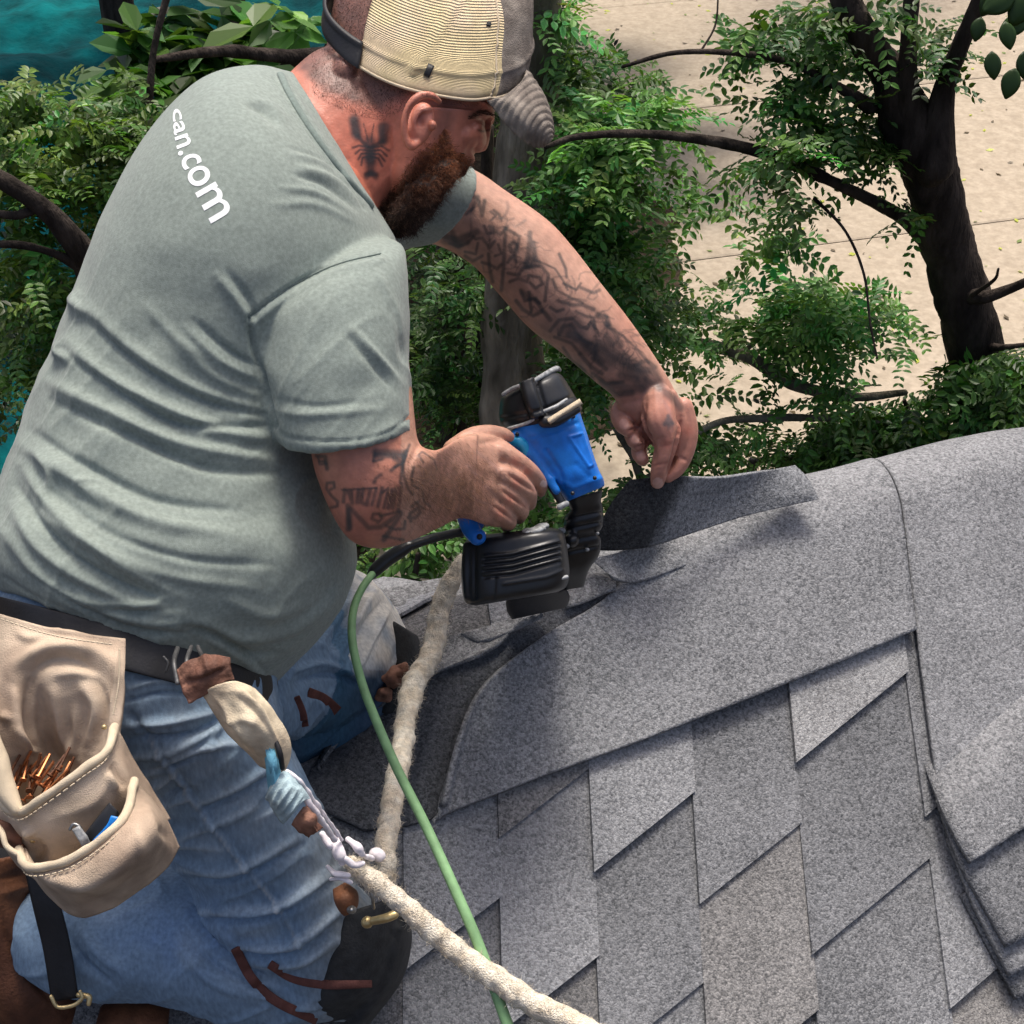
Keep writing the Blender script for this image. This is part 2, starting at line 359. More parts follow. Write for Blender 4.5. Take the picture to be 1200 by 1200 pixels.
def bed(name, z, m):
    nx, ny = 110, 150; v = np.linspace(0, 1, ny)[None]; u = np.linspace(0, 1, nx)[:, None]
    y = 2.5 + 20 * v; xr = np.interp(y, [2.5, 6, 8, 9.5, 11, 13, 15, 18, 22.5], [-1.2, -1.2, -1.2, .7, 1.2, 1.3, .9, .1, -.3]) + .35 * vnoise(np.stack([y.ravel(), 0 * y.ravel(), 0 * y.ravel()], 1), 1.4).reshape(1, -1) + .12 * vnoise(np.stack([y.ravel(), 0 * y.ravel(), 0 * y.ravel()], 1), 5).reshape(1, -1)
    x = -14 + (xr + 14) * u; q = np.stack([x + 0 * y, y + 0 * x, 0 * x * y], -1).reshape(-1, 3)
    q[:, 2] = z + .05 * vnoise(q, 2) + .03 * vnoise(q, 7) + .05 * (1 - np.repeat(u.ravel() ** 12, ny)); V, Fc = shell(q.reshape(nx, ny, 3), .12); return mesh(name, V, Fc, m, kind='structure')
bed('bed_and_paving_shade', .04, M_SOIL)  # soil bed, its right edge widened as dark colour for shaded paving
# teal tarp spread on the ground
a = ground(-160, -70); nx, ny = 70, 70
X, Y = np.meshgrid(np.linspace(-8.6, -2.1, nx), np.linspace(8.0, 19.5, ny), indexing='ij')
Q = np.stack([X, Y, 0 * X], -1).reshape(-1, 3)
Z = .42 + .16 * vnoise(Q, 1.1) + .08 * vnoise(Q, 2.7) + .05 * np.abs(vnoise(Q, 5.5))
Q[:, 2] = Z; V, Fc = shell(Q.reshape(nx, ny, 3), .01)
tag(mesh('teal_tarp', V, Fc, M_TEAL), 'large wrinkled teal tarp spread on the ground behind the leaves at upper left', 'tarp')

# fallen leaves and twigs on the paving
R = np.random.default_rng(31); n = 900
c = np.stack([R.uniform(.5, 9, n), R.uniform(7, 21, n), np.full(n, .028)], 1); a = R.random(n) * 6.3; L_ = R.uniform(.015, .045, n)[:, None]
d1 = np.stack([np.cos(a), np.sin(a), .15 * R.normal(size=n)], 1) * L_; d2 = np.stack([-np.sin(a), np.cos(a), .3 * R.normal(size=n)], 1) * L_ * .55
V = np.stack([c - d1, c + d2, c + d1, c - d2], 1).reshape(-1, 3); V[:, 2] = np.maximum(V[:, 2], .024)
lc_ = np.where(R.random((n, 1)) < .3, [[.45, .50, .06]], np.where(R.random((n, 1)) < .5, [[.12, .09, .05]], [[.20, .26, .08]]))
mesh('fallen_leaves', V, np.arange(n * 4).reshape(n, 4), M_LEAF, smooth=False, col=np.repeat(lc_, 4, 0), kind='stuff')
# ------------------------------------------------------------------ trees
def crown(name, parent, clusters, leaf=.05, lc=(.065, .165, .03), seed=1, broad=False, droop=.12, dens=1.4, gap=-.12):
    """clusters: (x,y,d,rx_px,ry_px,rz_m,count,brightness)"""
    R = np.random.default_rng(seed); Vs, Fs, Cs, off = [], [], [], 0
    for (x, y, d, rx, ry, rz, cnt, br) in clusters:
        cnt = int(cnt * dens)
        q = R.normal(size=(cnt, 3)); q = nrm(q) * (R.random((cnt, 1)) ** .45)
        c = P(x + q[:, 0] * rx, y + q[:, 1] * ry, np.full(cnt, d) + q[:, 2] * rz)
        # gaps: keep leaves in noisy clumps
        keep = (vnoise(c, 2.6) + .6 * vnoise(c, 6.0)) > gap
        c = c[keep]
        az = R.random(len(c)) * 2 * math.pi; dr = np.stack([np.cos(az), np.sin(az), R.normal(-droop, .5, len(c))], 1); dr = nrm(dr)
        npair = 1 if broad else 7
        side = nrm(np.cross(dr, np.array([0, 0, 1.0]) + R.normal(0, .35, (len(c), 3)))); upv = np.cross(side, dr)
        Ls = leaf * (R.random(len(c)) * .8 + .6)
        tint = np.array(lc) * br * (1 + R.normal(0, .22, (len(c), 1))); tint = tint * np.stack([1 + R.normal(.05, .25, len(c)), np.ones(len(c)), np.ones(len(c))], 1)  # brightness darkens inner and far clusters: depth shade put into leaf colour
        for k in range(npair):
            for s in (-1, 1):
                t = (k + .5) * .62
                b0 = c + dr * (Ls * t)[:, None] - np.array([0, 0, 1]) * (Ls * t * t * .06)[:, None]
                out = nrm(side * s + dr * (.35 + .1 * k) + R.normal(0, .18, dr.shape) - upv * .15)
                wv = np.cross(out, upv) * 1.0; wv = nrm(wv)
                L_ = (Ls * (1.0 - .05 * k))[:, None] * (1.6 if broad else 1); W_ = L_ * (.36 if broad else .29)
                L_ = L_ * (1 + R.normal(0, .16, L_.shape)); v = np.stack([b0, b0 + out * L_ * .3 + wv * W_ * .85 + upv * L_ * .05, b0 + out * L_ * .68 + wv * W_ * .8 + upv * L_ * .02, b0 + out * L_ - upv * L_ * .14, b0 + out * L_ * .68 - wv * W_ * .8 + upv * L_ * .02, b0 + out * L_ * .3 - wv * W_ * .85 + upv * L_ * .05], 1)
                n = len(c); Vs.append(v.reshape(-1, 3)); i6 = np.arange(n)[:, None] * 6 + off; Fs.append(np.concatenate([i6 + [[0, 1, 2, 3]], i6 + [[0, 3, 4, 5]]])); off += n * 6
                Cs.append(np.repeat(np.clip(tint * (1 + R.normal(0, .25, (n, 1))), .003, .5), 6, 0))
    return mesh(name, np.vstack(Vs), np.vstack(Fs), M_LEAF, parent, smooth=False, col=np.vstack(Cs), kind='stuff' if False else None)
def wood(name, parent, pts, m=M_BARK, ns=22, rough=.12, seg=16):
    q = crom(pts, (len(pts) - 1) * seg + 1); C = P(q[:, 0], q[:, 1], q[:, 2]); r = q[:, 3] * q[:, 2] / F
    V, Fc = tube3(C, r, ns)
    n = vnoise(V * [1, 1, .35], 11) * rough * 1.2 + (1 - 2 * np.abs(vnoise(V * [1, 1, .22], 34))) * rough * .5
    i = np.argmin(((V[:, None, :] - C[None]) ** 2).sum(2), 1) if len(V) * len(C) < 4e6 else np.zeros(len(V), int)
    V = V + (V - C[i]) * n[:, None]
    return mesh(name, V, Fc, m, parent)
def tree(label, base, trunkpts, limbs, clusters, m=M_BARK, **kw):
    t = thing('tree', base, label, 'tree')
    wood('trunk', t, trunkpts, m, 20)
    for l in limbs: wood('limb', t, l, m, 8, .1)
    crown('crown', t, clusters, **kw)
    return t
# right tree with the leaning dark trunk
tree('dark leaning tree with a forked trunk standing on the pale pavement at right', ground(1190, 700),
     [(1190, 760, 9.3, 36), (1165, 560, 8.6, 35), (1140, 400, 8.0, 31), (1112, 290, 7.6, 29), (1092, 215, 7.3, 31), (1068, 155, 7.1, 34), (1045, 90, 6.9, 22), (1010, 40, 6.7, 18), (985, -20, 6.6, 16), (960, -90, 6.4, 13)],
     [[(1065, 170, 7.1, 26), (1063, 80, 6.8, 11), (1068, 0, 6.6, 9.5), (1072, -80, 6.4, 9)],
      [(1092, 190, 7.1, 26), (1105, 110, 6.9, 14), (1125, 55, 6.7, 11), (1150, -5, 6.5, 9.5), (1175, -80, 6.3, 8)],
      [(1095, 285, 7.6, 14), (1050, 250, 7.4, 8), (980, 215, 7.2, 7), (930, 192, 7.1, 8), (860, 170, 7.0, 6.5), (760, 157, 6.9, 5.5), (680, 160, 6.8, 4.2), (640, 172, 6.8, 3)],
      [(1020, 125, 7.0, 9), (975, 98, 6.9, 5), (920, 72, 6.9, 4), (860, 62, 6.8, 3.5), (790, 62, 6.8, 3), (730, 78, 6.8, 2)],
      [(1120, 340, 7.8, 14), (1150, 348, 7.6, 8), (1180, 340, 7.5, 6), (1230, 318, 7.3, 5)],
      [(1150, 405, 8.0, 10), (1175, 407, 7.8, 4), (1230, 400, 7.6, 3)],
      [(1085, 262, 7.5, 3), (1070, 255, 7.3, 2), (1060, 240, 7.2, 1.5)],
      [(1140, 345, 7.6, 3), (1165, 328, 7.4, 2), (1170, 315, 7.3, 1.3)],
      [(955, 233, 7.2, 2.5), (990, 270, 7.1, 1.8), (1012, 320, 7.1, 1.6), (1020, 380, 7.1, 1.4), (1028, 420, 7.1, 1.2)],
      [(820, 62, 6.8, 1.5), (838, 30, 6.8, 1.3), (842, -10, 6.8, 1)]],
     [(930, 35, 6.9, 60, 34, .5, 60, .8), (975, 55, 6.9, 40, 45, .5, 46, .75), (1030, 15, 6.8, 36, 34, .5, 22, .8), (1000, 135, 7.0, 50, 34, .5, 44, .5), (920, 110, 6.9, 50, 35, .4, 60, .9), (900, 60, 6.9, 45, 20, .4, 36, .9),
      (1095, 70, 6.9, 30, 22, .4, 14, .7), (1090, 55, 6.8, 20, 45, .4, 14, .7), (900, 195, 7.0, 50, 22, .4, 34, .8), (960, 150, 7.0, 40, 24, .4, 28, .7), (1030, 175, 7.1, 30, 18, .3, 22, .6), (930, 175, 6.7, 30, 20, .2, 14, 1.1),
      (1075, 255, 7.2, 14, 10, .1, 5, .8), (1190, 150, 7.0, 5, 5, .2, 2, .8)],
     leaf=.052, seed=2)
# middle grey trunk tree
tree('grey barked tree right behind the kneeling man with bright green branches', ground(612, 640),
     [(612, 640, 9.3, 40), (600, 480, 8.8, 37), (606, 330, 8.3, 35), (615, 180, 7.8, 33), (625, 60, 7.4, 30), (630, -60, 7.0, 28)],
     [[(625, 260, 8.0, 14), (650, 225, 7.7, 6), (690, 180, 7.5, 4), (730, 165, 7.4, 3)],
      [(630, 330, 8.3, 9), (700, 370, 8.2, 7), (780, 395, 8.2, 7), (870, 415, 8.2, 8), (930, 450, 8.2, 8), (1000, 465, 8.2, 6), (1060, 460, 8.2, 4)],
      [(700, 470, 8.5, 3), (740, 530, 8.2, 5), (760, 560, 8.2, 5), (830, 500, 8.2, 4), (900, 490, 8.2, 5), (980, 490, 8.2, 4)],
      [(870, 415, 8.2, 3), (905, 380, 8.1, 2.4), (950, 350, 8.0, 2)], [(900, 440, 8.2, 3), (950, 400, 8.0, 2.2), (1000, 385, 8.0, 2)]],
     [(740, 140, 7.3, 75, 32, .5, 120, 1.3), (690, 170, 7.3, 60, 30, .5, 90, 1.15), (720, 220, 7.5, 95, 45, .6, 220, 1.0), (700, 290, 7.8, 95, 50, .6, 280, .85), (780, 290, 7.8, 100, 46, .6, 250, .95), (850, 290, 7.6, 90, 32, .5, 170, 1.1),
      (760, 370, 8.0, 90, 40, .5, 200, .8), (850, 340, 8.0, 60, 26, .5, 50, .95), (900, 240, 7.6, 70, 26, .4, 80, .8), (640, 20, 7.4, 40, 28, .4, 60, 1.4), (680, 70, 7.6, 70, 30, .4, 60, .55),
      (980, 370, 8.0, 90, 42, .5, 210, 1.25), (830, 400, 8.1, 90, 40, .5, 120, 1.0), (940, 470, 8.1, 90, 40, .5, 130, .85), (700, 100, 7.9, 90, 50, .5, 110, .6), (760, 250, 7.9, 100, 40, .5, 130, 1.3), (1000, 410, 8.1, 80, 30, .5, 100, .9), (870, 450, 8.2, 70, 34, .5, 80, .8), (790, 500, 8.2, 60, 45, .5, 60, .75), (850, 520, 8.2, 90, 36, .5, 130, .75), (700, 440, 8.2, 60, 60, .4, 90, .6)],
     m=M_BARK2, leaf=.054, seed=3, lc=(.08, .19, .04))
# dark trunk at centre
tree('thin dark trunk in the deep shade between the man and the grey tree', ground(530, 650),
     [(535, 640, 10, 18), (535, 480, 9.6, 19), (530, 330, 9.2, 20), (532, 180, 8.8, 20), (528, -40, 8.3, 18)],
     [[(560, 620, 9.8, 8), (565, 480, 9.4, 9), (568, 330, 9.0, 8), (572, 150, 8.6, 7)]],
     [(520, 330, 8.8, 45, 60, .6, 90, .55), (520, 430, 9.0, 50, 70, .6, 120, .6), (560, 470, 9.2, 60, 60, .5, 90, .5), (560, 360, 8.6, 40, 40, .4, 40, .75), (660, 100, 9.0, 70, 60, .6, 90, .38), (680, 430, 9.2, 60, 60, .6, 80, .5)],
     leaf=.054, seed=4)
# left tree
tree('leafy tree with forked dark branches at the far left behind the man', ground(40, 760),
     [(150, 700, 8.8, 26), (125, 480, 8.3, 22), (112, 380, 8.0, 18), (103, 310, 7.2, 16), (85, 280, 7.0, 14), (40, 235, 6.8, 11), (-10, 205, 6.7, 10), (-80, 170, 6.6, 9)],
     [[(108, 320, 7.2, 9), (70, 300, 7.0, 5), (30, 288, 6.9, 4.5), (-20, 286, 6.8, 4.5)], [(50, 240, 6.85, 7), (20, 252, 6.8, 5), (-20, 248, 6.8, 4)],
      [(108, 330, 7.8, 10), (140, 250, 7.7, 6), (170, 160, 7.6, 5), (180, 60, 7.5, 4), (200, -20, 7.4, 4)],
      [(180, 70, 7.6, 4), (260, 60, 7.8, 7), (340, 66, 8.0, 9), (420, 60, 8.2, 10)]],
     [(60, 150, 7.5, 85, 45, .5, 230, .95), (30, 200, 7.4, 70, 35, .5, 120, 1.0), (150, 170, 7.5, 70, 40, .5, 130, .85), (40, 330, 7.6, 60, 50, .5, 170, 1.15), (90, 360, 7.7, 45, 50, .4, 100, .9), (40, 420, 7.8, 60, 40, .5, 80, .9),
      (40, 270, 7.6, 50, 25, .4, 35, 1.2), (170, 130, 7.6, 50, 30, .4, 50, .8), (10, 110, 7.3, 40, 18, .4, 30, 1.1), (120, 240, 7.7, 50, 40, .4, 70, .9), (30, 490, 8.2, 60, 40, .5, 40, .4)],
     leaf=.052, seed=5, lc=(.085, .175, .03))
tree('broad leaved shrubby tree in shadow behind the cap and shoulder', ground(260, 420),
     [(300, 600, 12, 16), (290, 300, 11.2, 16), (280, 100, 10.4, 14), (270, -60, 10, 12)],
     [[(280, 100, 10.4, 9), (350, 70, 10.2, 9), (430, 62, 10.0, 9)]],
     [(185, 60, 9.5, 45, 60, .6, 130, 1.0), (230, 40, 9.5, 40, 45, .6, 90, .6), (330, 25, 9.5, 60, 22, .5, 80, 1.4), (280, 50, 9.6, 60, 30, .5, 60, .7), (230, 100, 9.6, 50, 30, .5, 70, .6), (150, 100, 9.4, 30, 30, .5, 40, .8)],
     leaf=.13, seed=6, broad=True)
# dense low shrub behind the roof at right, below the leaning tree
sh = thing('shrub', ground(1100, 760), 'dense dark green shrub behind the roof edge under the leaning tree', 'shrub')
wood('stem', sh, [(1110, 760, 9.4, 8), (1090, 560, 8.6, 6), (1060, 470, 8.3, 3)], M_BARK, 8)
crown('foliage', sh, [(1090, 510, 8.2, 120, 55, .5, 400, .7), (1160, 460, 8.0, 70, 60, .5, 220, .65), (1000, 500, 8.2, 80, 50, .5, 220, .75), (950, 530, 8.2, 80, 40, .5, 150, .85), (1190, 430, 7.8, 40, 30, .4, 60, .7), (1130, 580, 8.3, 120, 40, .4, 200, .5)], leaf=.054, seed=8, droop=.8)
sh = thing('shrub', ground(480, 900), 'low leafy shrub seen between the elbow and the roof', 'shrub')
wood('stem', sh, [(470, 900, 8.0, 6), (480, 720, 7.4, 5), (490, 650, 7.2, 3)], M_BARK, 8)
crown('foliage', sh, [(440, 690, 7.3, 50, 45, .4, 60, .75), (500, 640, 7.4, 60, 30, .4, 60, .8), (760, 600, 8.0, 80, 45, .4, 90, .7), (640, 600, 7.8, 60, 50, .4, 70, .7)], leaf=.054, seed=9)
# broad leaves hanging in at top right
sh = thing('hanging_twig', P(1190, -60, 4.2), 'broad dark leaves hanging in at the top right corner', 'twig')
wood('stem', sh, [(1190, -60, 4.2, 4), (1200, 10, 4.25, 2.5), (1205, 60, 4.3, 2)], M_BARK, 8)
def bleaf(x, y, d, L, ang, tilt=0):
    g = []; s = d / F
    for t in np.linspace(0, 1, 9):
        wdt = .36 * math.sin(math.pi * min(1, t * .97 + .01)) ** .75 * (1 - .3 * t)
        row = []
        for u in np.linspace(-1, 1, 7):
            a = math.radians(ang); X = u * wdt * L; Y = t * L
            row.append((x + X * math.cos(a) - Y * math.sin(a), y + X * math.sin(a) + Y * math.cos(a), d + .05 * abs(u) * L * s + tilt * t * L * s + .25 * t * t * L * s))
        g.append(row)
    return patch(g, 9, 7, .0012)
for q in [(1162, 60, 4.2, 34, -5), (1150, 20, 4.2, 30, 15), (1178, 25, 4.15, 34, -10), (1190, 80, 4.25, 38, 18), (1200, 60, 4.3, 36, -5), (1190, -8, 4.15, 46, 60), (1210, -14, 4.15, 52, 30), (1180, -20, 4.2, 40, 80), (1190, -5, 4.3, 30, -30), (1168, -12, 4.25, 36, 30), (1205, 20, 4.2, 40, 60)]:
    V, Fc = bleaf(*q); V2 = V; mesh('leaf', V, Fc, M_LEAF, sh, col=np.tile(np.array([.03, .07, .012]) * random.uniform(.7, 1.2), (len(V), 1)))
# tree standing off to the far side: its crown throws the dappled shade seen on the pavement
st = thing('tree', (6.4, 22.0, 0), 'large tree beyond the pavement that throws dappled shade on it', 'tree')
def wp(x, y, z):
    v = np.array([[x, y, z]]); a, b, c = proj(v); return (float(a[0]), float(b[0]), float(c[0]))
def wwood(name, par, pts, m, ns=10):
    q = crom(pts, (len(pts) - 1) * 6 + 1); V, Fc = tube3(q[:, :3], q[:, 3], ns); return mesh(name, V, Fc, m, par)
wwood('trunk', st, [(6.4, 22, -.1, .3), (6.3, 22, 2, .25), (5.6, 21, 4, .2), (4.4, 19, 5.5, .1)], M_BARK)
wwood('limb', st, [(5.8, 21.4, 3.4, .13), (4, 19.5, 4.8, .08), (2.2, 18, 5.4, .04)], M_BARK)
def wcrown(name, par, cl, leaf, seed, base=(.045, .12, .018)):
    R = np.random.default_rng(seed); Vs = []
    for (x, y, z, r, n) in cl:
        c = nrm(R.normal(size=(n, 3))) * (R.random((n, 1)) ** .5) * [r, r, r * .5] + [x, y, z]
        c = c[vnoise(c, 1.3) > -.2]; a = nrm(R.normal(size=c.shape) * [1, 1, .4]); b = nrm(np.cross(a, R.normal(size=c.shape) * [.4, .4, 1]))
        Vs.append(np.stack([c - a * leaf, c + b * leaf * .5, c + a * leaf, c - b * leaf * .5], 1).reshape(-1, 3))
    V = np.vstack(Vs); n = len(V) // 4
    return mesh(name, V, np.arange(n * 4).reshape(n, 4), M_LEAF, par, smooth=False, col=np.repeat(np.array(base) * (1 + R.normal(0, .2, (n, 1))), 4, 0))
wcrown('crown', st, [(1.5, 13.7, 2.05, .5, 2600), (2.2, 14.3, 2.25, .6, 2600), (1.2, 14.5, 2.3, .7, 3600), (1.8, 15.5, 2.4, .85, 4600), (1.0, 16.2, 2.5, .85, 4200), (2.5, 15.8, 2.4, .6, 1800), (1.3, 17.6, 2.6, .8, 3200), (.5, 18.2, 2.8, .9, 3000), (.9, 13.9, 2.1, .5, 1900), (3.2, 19.0, 4.6, 1.2, 1200), (4.3, 20.5, 5.4, 1.3, 1500), (5.8, 22, 6, 1.8, 1500)], .06, 11)
# unseen upper crowns, added above the frame to keep the bed in shade
up = thing('tree', (-3, 14, 0), 'unseen tall tree added so its high crown shades the planting bed', 'tree')
wwood('trunk', up, [(-4.4, 16.5, -.1, .2), (-4.3, 16.4, 3, .16), (-3.5, 15.5, 6.2, .1)], M_BARK)
wwood('limb', up, [(-4.3, 16.3, 3.5, .1), (-2, 14.5, 5.6, .06), (-.5, 13, 6.4, .04)], M_BARK)
wcrown('crown', up, [(-.8, 12.6, 6.4, 1.8, 3000), (-2.8, 13.5, 6.6, 2.0, 3400), (-1.2, 15.5, 6.6, 2.2, 3400), (-4.6, 15, 6.6, 2.2, 2600), (-3, 18, 6.8, 2.6, 3600), (0, 18, 6.6, 1.8, 2000), (-6.5, 18, 7, 2.6, 2600)], .13, 12)
# undergrowth on the bed
R = np.random.default_rng(21); cl = []
for _ in range(64):
    y = R.uniform(7.6, 15); x = R.uniform(-4.2, .55); 
    if x < -2.6 and y > 8.5 and R.random() < .6: continue
    v = np.array([[x, y, R.uniform(.15, .8)]]); a_, b_, c_ = proj(v); cl.append((float(a_[0]), float(b_[0]), float(c_[0]), 80, 36, .4, 46, R.uniform(.35, .8)))
crown('undergrowth', None, cl, leaf=.06, seed=22, dens=1.5)['kind'] = 'stuff'
# chain link fence
fe = thing('chain_link_fence', ground(1080, 760), 'dark chain link fence just visible through the shrub behind the roof', 'fence')
A0, A1 = P(880, 560, 8.7), P(1300, 500, 8.9); A1[2] = A0[2]; ln = np.linalg.norm(A1 - A0); ex = (A1 - A0) / ln
top = A0[2] + .12; h = top
W = []
n = int((ln + h) / .075)
parts = []
for k in range(n):
    for s in (1, -1):
        x0 = k * .075 - (h if s > 0 else 0); x1 = x0 + s * h if s > 0 else x0 - h
        a, b = np.array([x0, 0]), np.array([x1, h])
        def clip(a, b):
            d = b - a; t0, t1 = 0, 1
            if abs(d[0]) < 1e-6: return None
            u = sorted([(0 - a[0]) / d[0], (ln - a[0]) / d[0]]); t0, t1 = max(0, u[0]), min(1, u[1])
            return (a + d * t0, a + d * t1) if t1 > t0 else None
        c = clip(a, b)
        if c is None: continue
        p0 = A0 + ex * c[0][0]; p0 = np.array([p0[0], p0[1], c[0][1]]); p1 = A0 + ex * c[1][0]; p1 = np.array([p1[0], p1[1], c[1][1]])
        parts.append(tube3([p0, p1], .0028, 4, round_ends=False))
V, Fc = merge(parts); mesh('wire_mesh', V, Fc, M_WIRE, fe, kind='stuff')
for t in (0, .5, 1):
    p = A0 + ex * ln * t; V, Fc = tube3([[p[0], p[1], 0], [p[0], p[1], top]], .03, 10); mesh('post', V, Fc, M_WIRE, fe)
V, Fc = tube3([[A0[0], A0[1], top], [A1[0], A1[1], top]], .02, 10); mesh('rail', V, Fc, M_WIRE, fe)

# ------------------------------------------------------------------ roof
PN = nrm(np.array([[.242, -.52, .819]]))[0]
hz = nrm(np.array([[-PN[0], -PN[1], 0]]))[0]; TU = nrm((hz - PN * (hz @ PN))[None])[0]; EA = np.cross(TU, PN)
if EA[0] < 0: EA = -EA
P00 = P(650, 740, 1.90)
def on_plane(x, y):
    x = np.asarray(x, float); y = np.asarray(y, float)
    r = FW + RT * ((x - 600) / F)[..., None] + UP * ((600 - y) / F)[..., None]
    return EYE + r * (((P00 - EYE) @ PN) / (r @ PN))[..., None]
GB = [(-600, 1060), (200, 1015), (400, 1000), (475, 965), (515, 900), (540, 840), (585, 790), (640, 757), (700, 708), (800, 668), (900, 636), (1000, 615), (1100, 588), (1200, 562), (1320, 545), (1800, 480)]
GBp = on_plane(*np.array(crom(GB, 90)).T); GB2 = np.stack([(GBp - P00) @ EA, (GBp - P00) @ TU], -1)
def roll(pts3, lift=0.0):
    sh = pts3.shape[:-1]; p = pts3.reshape(-1, 3) - P00; a, b = p @ EA, p @ TU; q = np.stack([a, b], -1)
    best = np.full(len(q), 1e9); near = np.zeros_like(q); sg = np.ones(len(q))
    for i in range(len(GB2) - 1):
        A, B = GB2[i], GB2[i + 1]; D = B - A; t = np.clip(((q - A) @ D) / (D @ D), 0, 1); c = A + t[:, None] * D; e = np.linalg.norm(q - c, axis=1)
        u = e < best; best[u] = e[u]; near[u] = c[u]; cr = D[0] * (q[:, 1] - A[1]) - D[1] * (q[:, 0] - A[0]); sg[u] = np.sign(cr[u])
    s = np.where(sg > 0, best, 0); m = np.where(s[:, None] > 1e-9, (q - near) / np.maximum(best, 1e-9)[:, None], 0)
    nx_ = near @ [1, 0]; w_ = np.clip((nx_ + .13) / .16, 0, 1)
    r = .17 + (.085 - .17) * w_; tm = np.radians(58 + (74 - 58) * w_)
    th = np.minimum(s / r, tm); ext = np.maximum(s - r * tm, 0)
    along = r * np.sin(th) + ext * np.cos(th); dn = r * (1 - np.cos(th)) + ext * np.sin(th)
    q2 = np.where((s > 0)[:, None], near + m * along[:, None], q)
    m3 = m[:, :1] * EA + m[:, 1:] * TU
    n3 = PN * np.cos(th)[:, None] + m3 * np.sin(th)[:, None]
    out = P00 + q2[:, :1] * EA + q2[:, 1:] * TU - PN * dn[:, None] + n3 * np.reshape(np.broadcast_to(lift, sh), -1)[:, None]
    return out.reshape(sh + (3,)), n3.reshape(sh + (3,))
roof = thing('house_roof', on_plane(700, 1000), 'grey asphalt shingled roof ridge the man kneels on', 'roof')
# deck under everything
X, Y = np.meshgrid(np.linspace(-500, 1800, 150), np.linspace(440, 1900, 110), indexing='ij')
G_, _ = roll(on_plane(X, Y), -.006)
V, Fc = shell(G_, .02); mesh('roof_deck', V, Fc, M_DECK, roof)
def piece(name, quad, lift, th, m, nu=3, nv=3, wob=0.0, band=None, par=None):
    """quad: 4 pixel corners (on the roof plane) a,b,c,d; lift scalar or 4 corner lifts"""
    q = np.asarray(quad, float); u, v = np.meshgrid(np.linspace(0, 1, nu), np.linspace(0, 1, nv), indexing='ij')
    bl = lambda k: (k[0] * (1 - u) * (1 - v) + k[1] * u * (1 - v) + k[2] * u * v + k[3] * (1 - u) * v)
    x, y = bl(q[:, 0]), bl(q[:, 1]); lf = bl(np.broadcast_to(lift, 4)) + wob * (rng.random(x.shape) - .5)
    G_, n_ = roll(on_plane(x, y), lf)
    V, Fc = shell(G_, th); cl = None
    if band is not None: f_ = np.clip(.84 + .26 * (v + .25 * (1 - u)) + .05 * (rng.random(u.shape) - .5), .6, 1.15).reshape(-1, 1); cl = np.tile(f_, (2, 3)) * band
    return mesh(name, V, Fc, m, par or roof, smooth=False, col=cl)
# field shingle tabs: course lines run up the picture, tab ends cross them on the slant
def cline(k, y):
    xs = [-5, -4, -3, -2, -1, 0, 1, 2, 3, 4, 5, 6, 7, 8]
    x0 = np.interp(k, [0, 1, 2, 3, 4, 5], [470, 579, 686, 806, 927, 1070]) if 0 <= k <= 5 else (470 + 112 * k if k < 0 else 1070 + 140 * (k - 5))
    sl = np.interp(k, [0, 1, 2, 3, 4, 5], [.0, .022, .042, .055, .085, .125]) if k >= 0 else .0 + .02 * k
    if k > 5: sl = .125 + .03 * (k - 5)
    return x0 + sl * (y - 890)
offs = {-5: 940, -4: 1075, -3: 960, -2: 1090, -1: 985, 0: 1140, 1: 985, 2: 1025, 3: 1062, 4: 897, 5: 960, 6: 1000, 7: 930, 8: 900}
for k in range(-4, 8):
    tilt = -.80
    for j in range(-3, 5):
        y0 = offs[k] + 224 * j; y1 = y0 + 224
        xl0, xl1 = cline(k, y0), cline(k, y1)
        wdt = cline(k + 1, y0) - xl0; yr0 = y0 + tilt * wdt; yr1 = y1 + tilt * wdt
        xr0, xr1 = cline(k + 1, yr0), cline(k + 1, yr1)
        if y1 < 560 or yr0 > 1500: continue
        g = 1.6; ln_ = 26
        lf = .001 + (.002 * ((j + k) % 2))
        # the upper end tucks under its neighbour, lower end lies proud; the right edge is raised over the next course
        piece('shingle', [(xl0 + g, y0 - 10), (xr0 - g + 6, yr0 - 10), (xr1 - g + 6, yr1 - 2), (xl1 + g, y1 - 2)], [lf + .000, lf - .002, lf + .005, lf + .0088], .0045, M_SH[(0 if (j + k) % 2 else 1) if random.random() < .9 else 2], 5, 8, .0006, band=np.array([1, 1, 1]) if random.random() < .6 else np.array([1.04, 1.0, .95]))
# big bent course along the ridge
def strip(name, low, up, lift, th, m, nu=70, nv=40, wob=.0012, edge=.012, curlE=False):
    a = crom(low, nu); b = crom(up, nu); t = np.linspace(0, 1, nv)[None, :, None]
    g = a[:, None] * (1 - t) + b[:, None] * t
    base = on_plane(g[..., 0], g[..., 1])
    ns_ = vnoise(base.reshape(-1, 3), 9).reshape(nu, nv) * wob + vnoise(base.reshape(-1, 3), 30).reshape(nu, nv) * wob * .5
    L_ = lift + ns_ + edge * np.exp(-np.linspace(0, 1, nv)[None] * 5)
    if curlE: L_ = L_ + .014 * (np.linspace(0, 1, nv)[None] ** 6) * np.clip(1.25 - 2.2 * np.linspace(0, 1, nu)[:, None], 0, 1)
    G_, _ = roll(base, L_)
    V, Fc = shell(G_, th); return mesh(name, V, Fc, m, roof)
strip('ridge_shingle', [(502, 963), (530, 951), (580, 932), (640, 909), (740, 873), (850, 830), (960, 786), (1066, 742)],
      [(518, 948), (536, 872), (566, 806), (632, 752), (722, 690), (800, 585), (910, 535), (1036, 495)], .018, .007, M_SH[0], 100, 60, curlE=True, edge=.004)
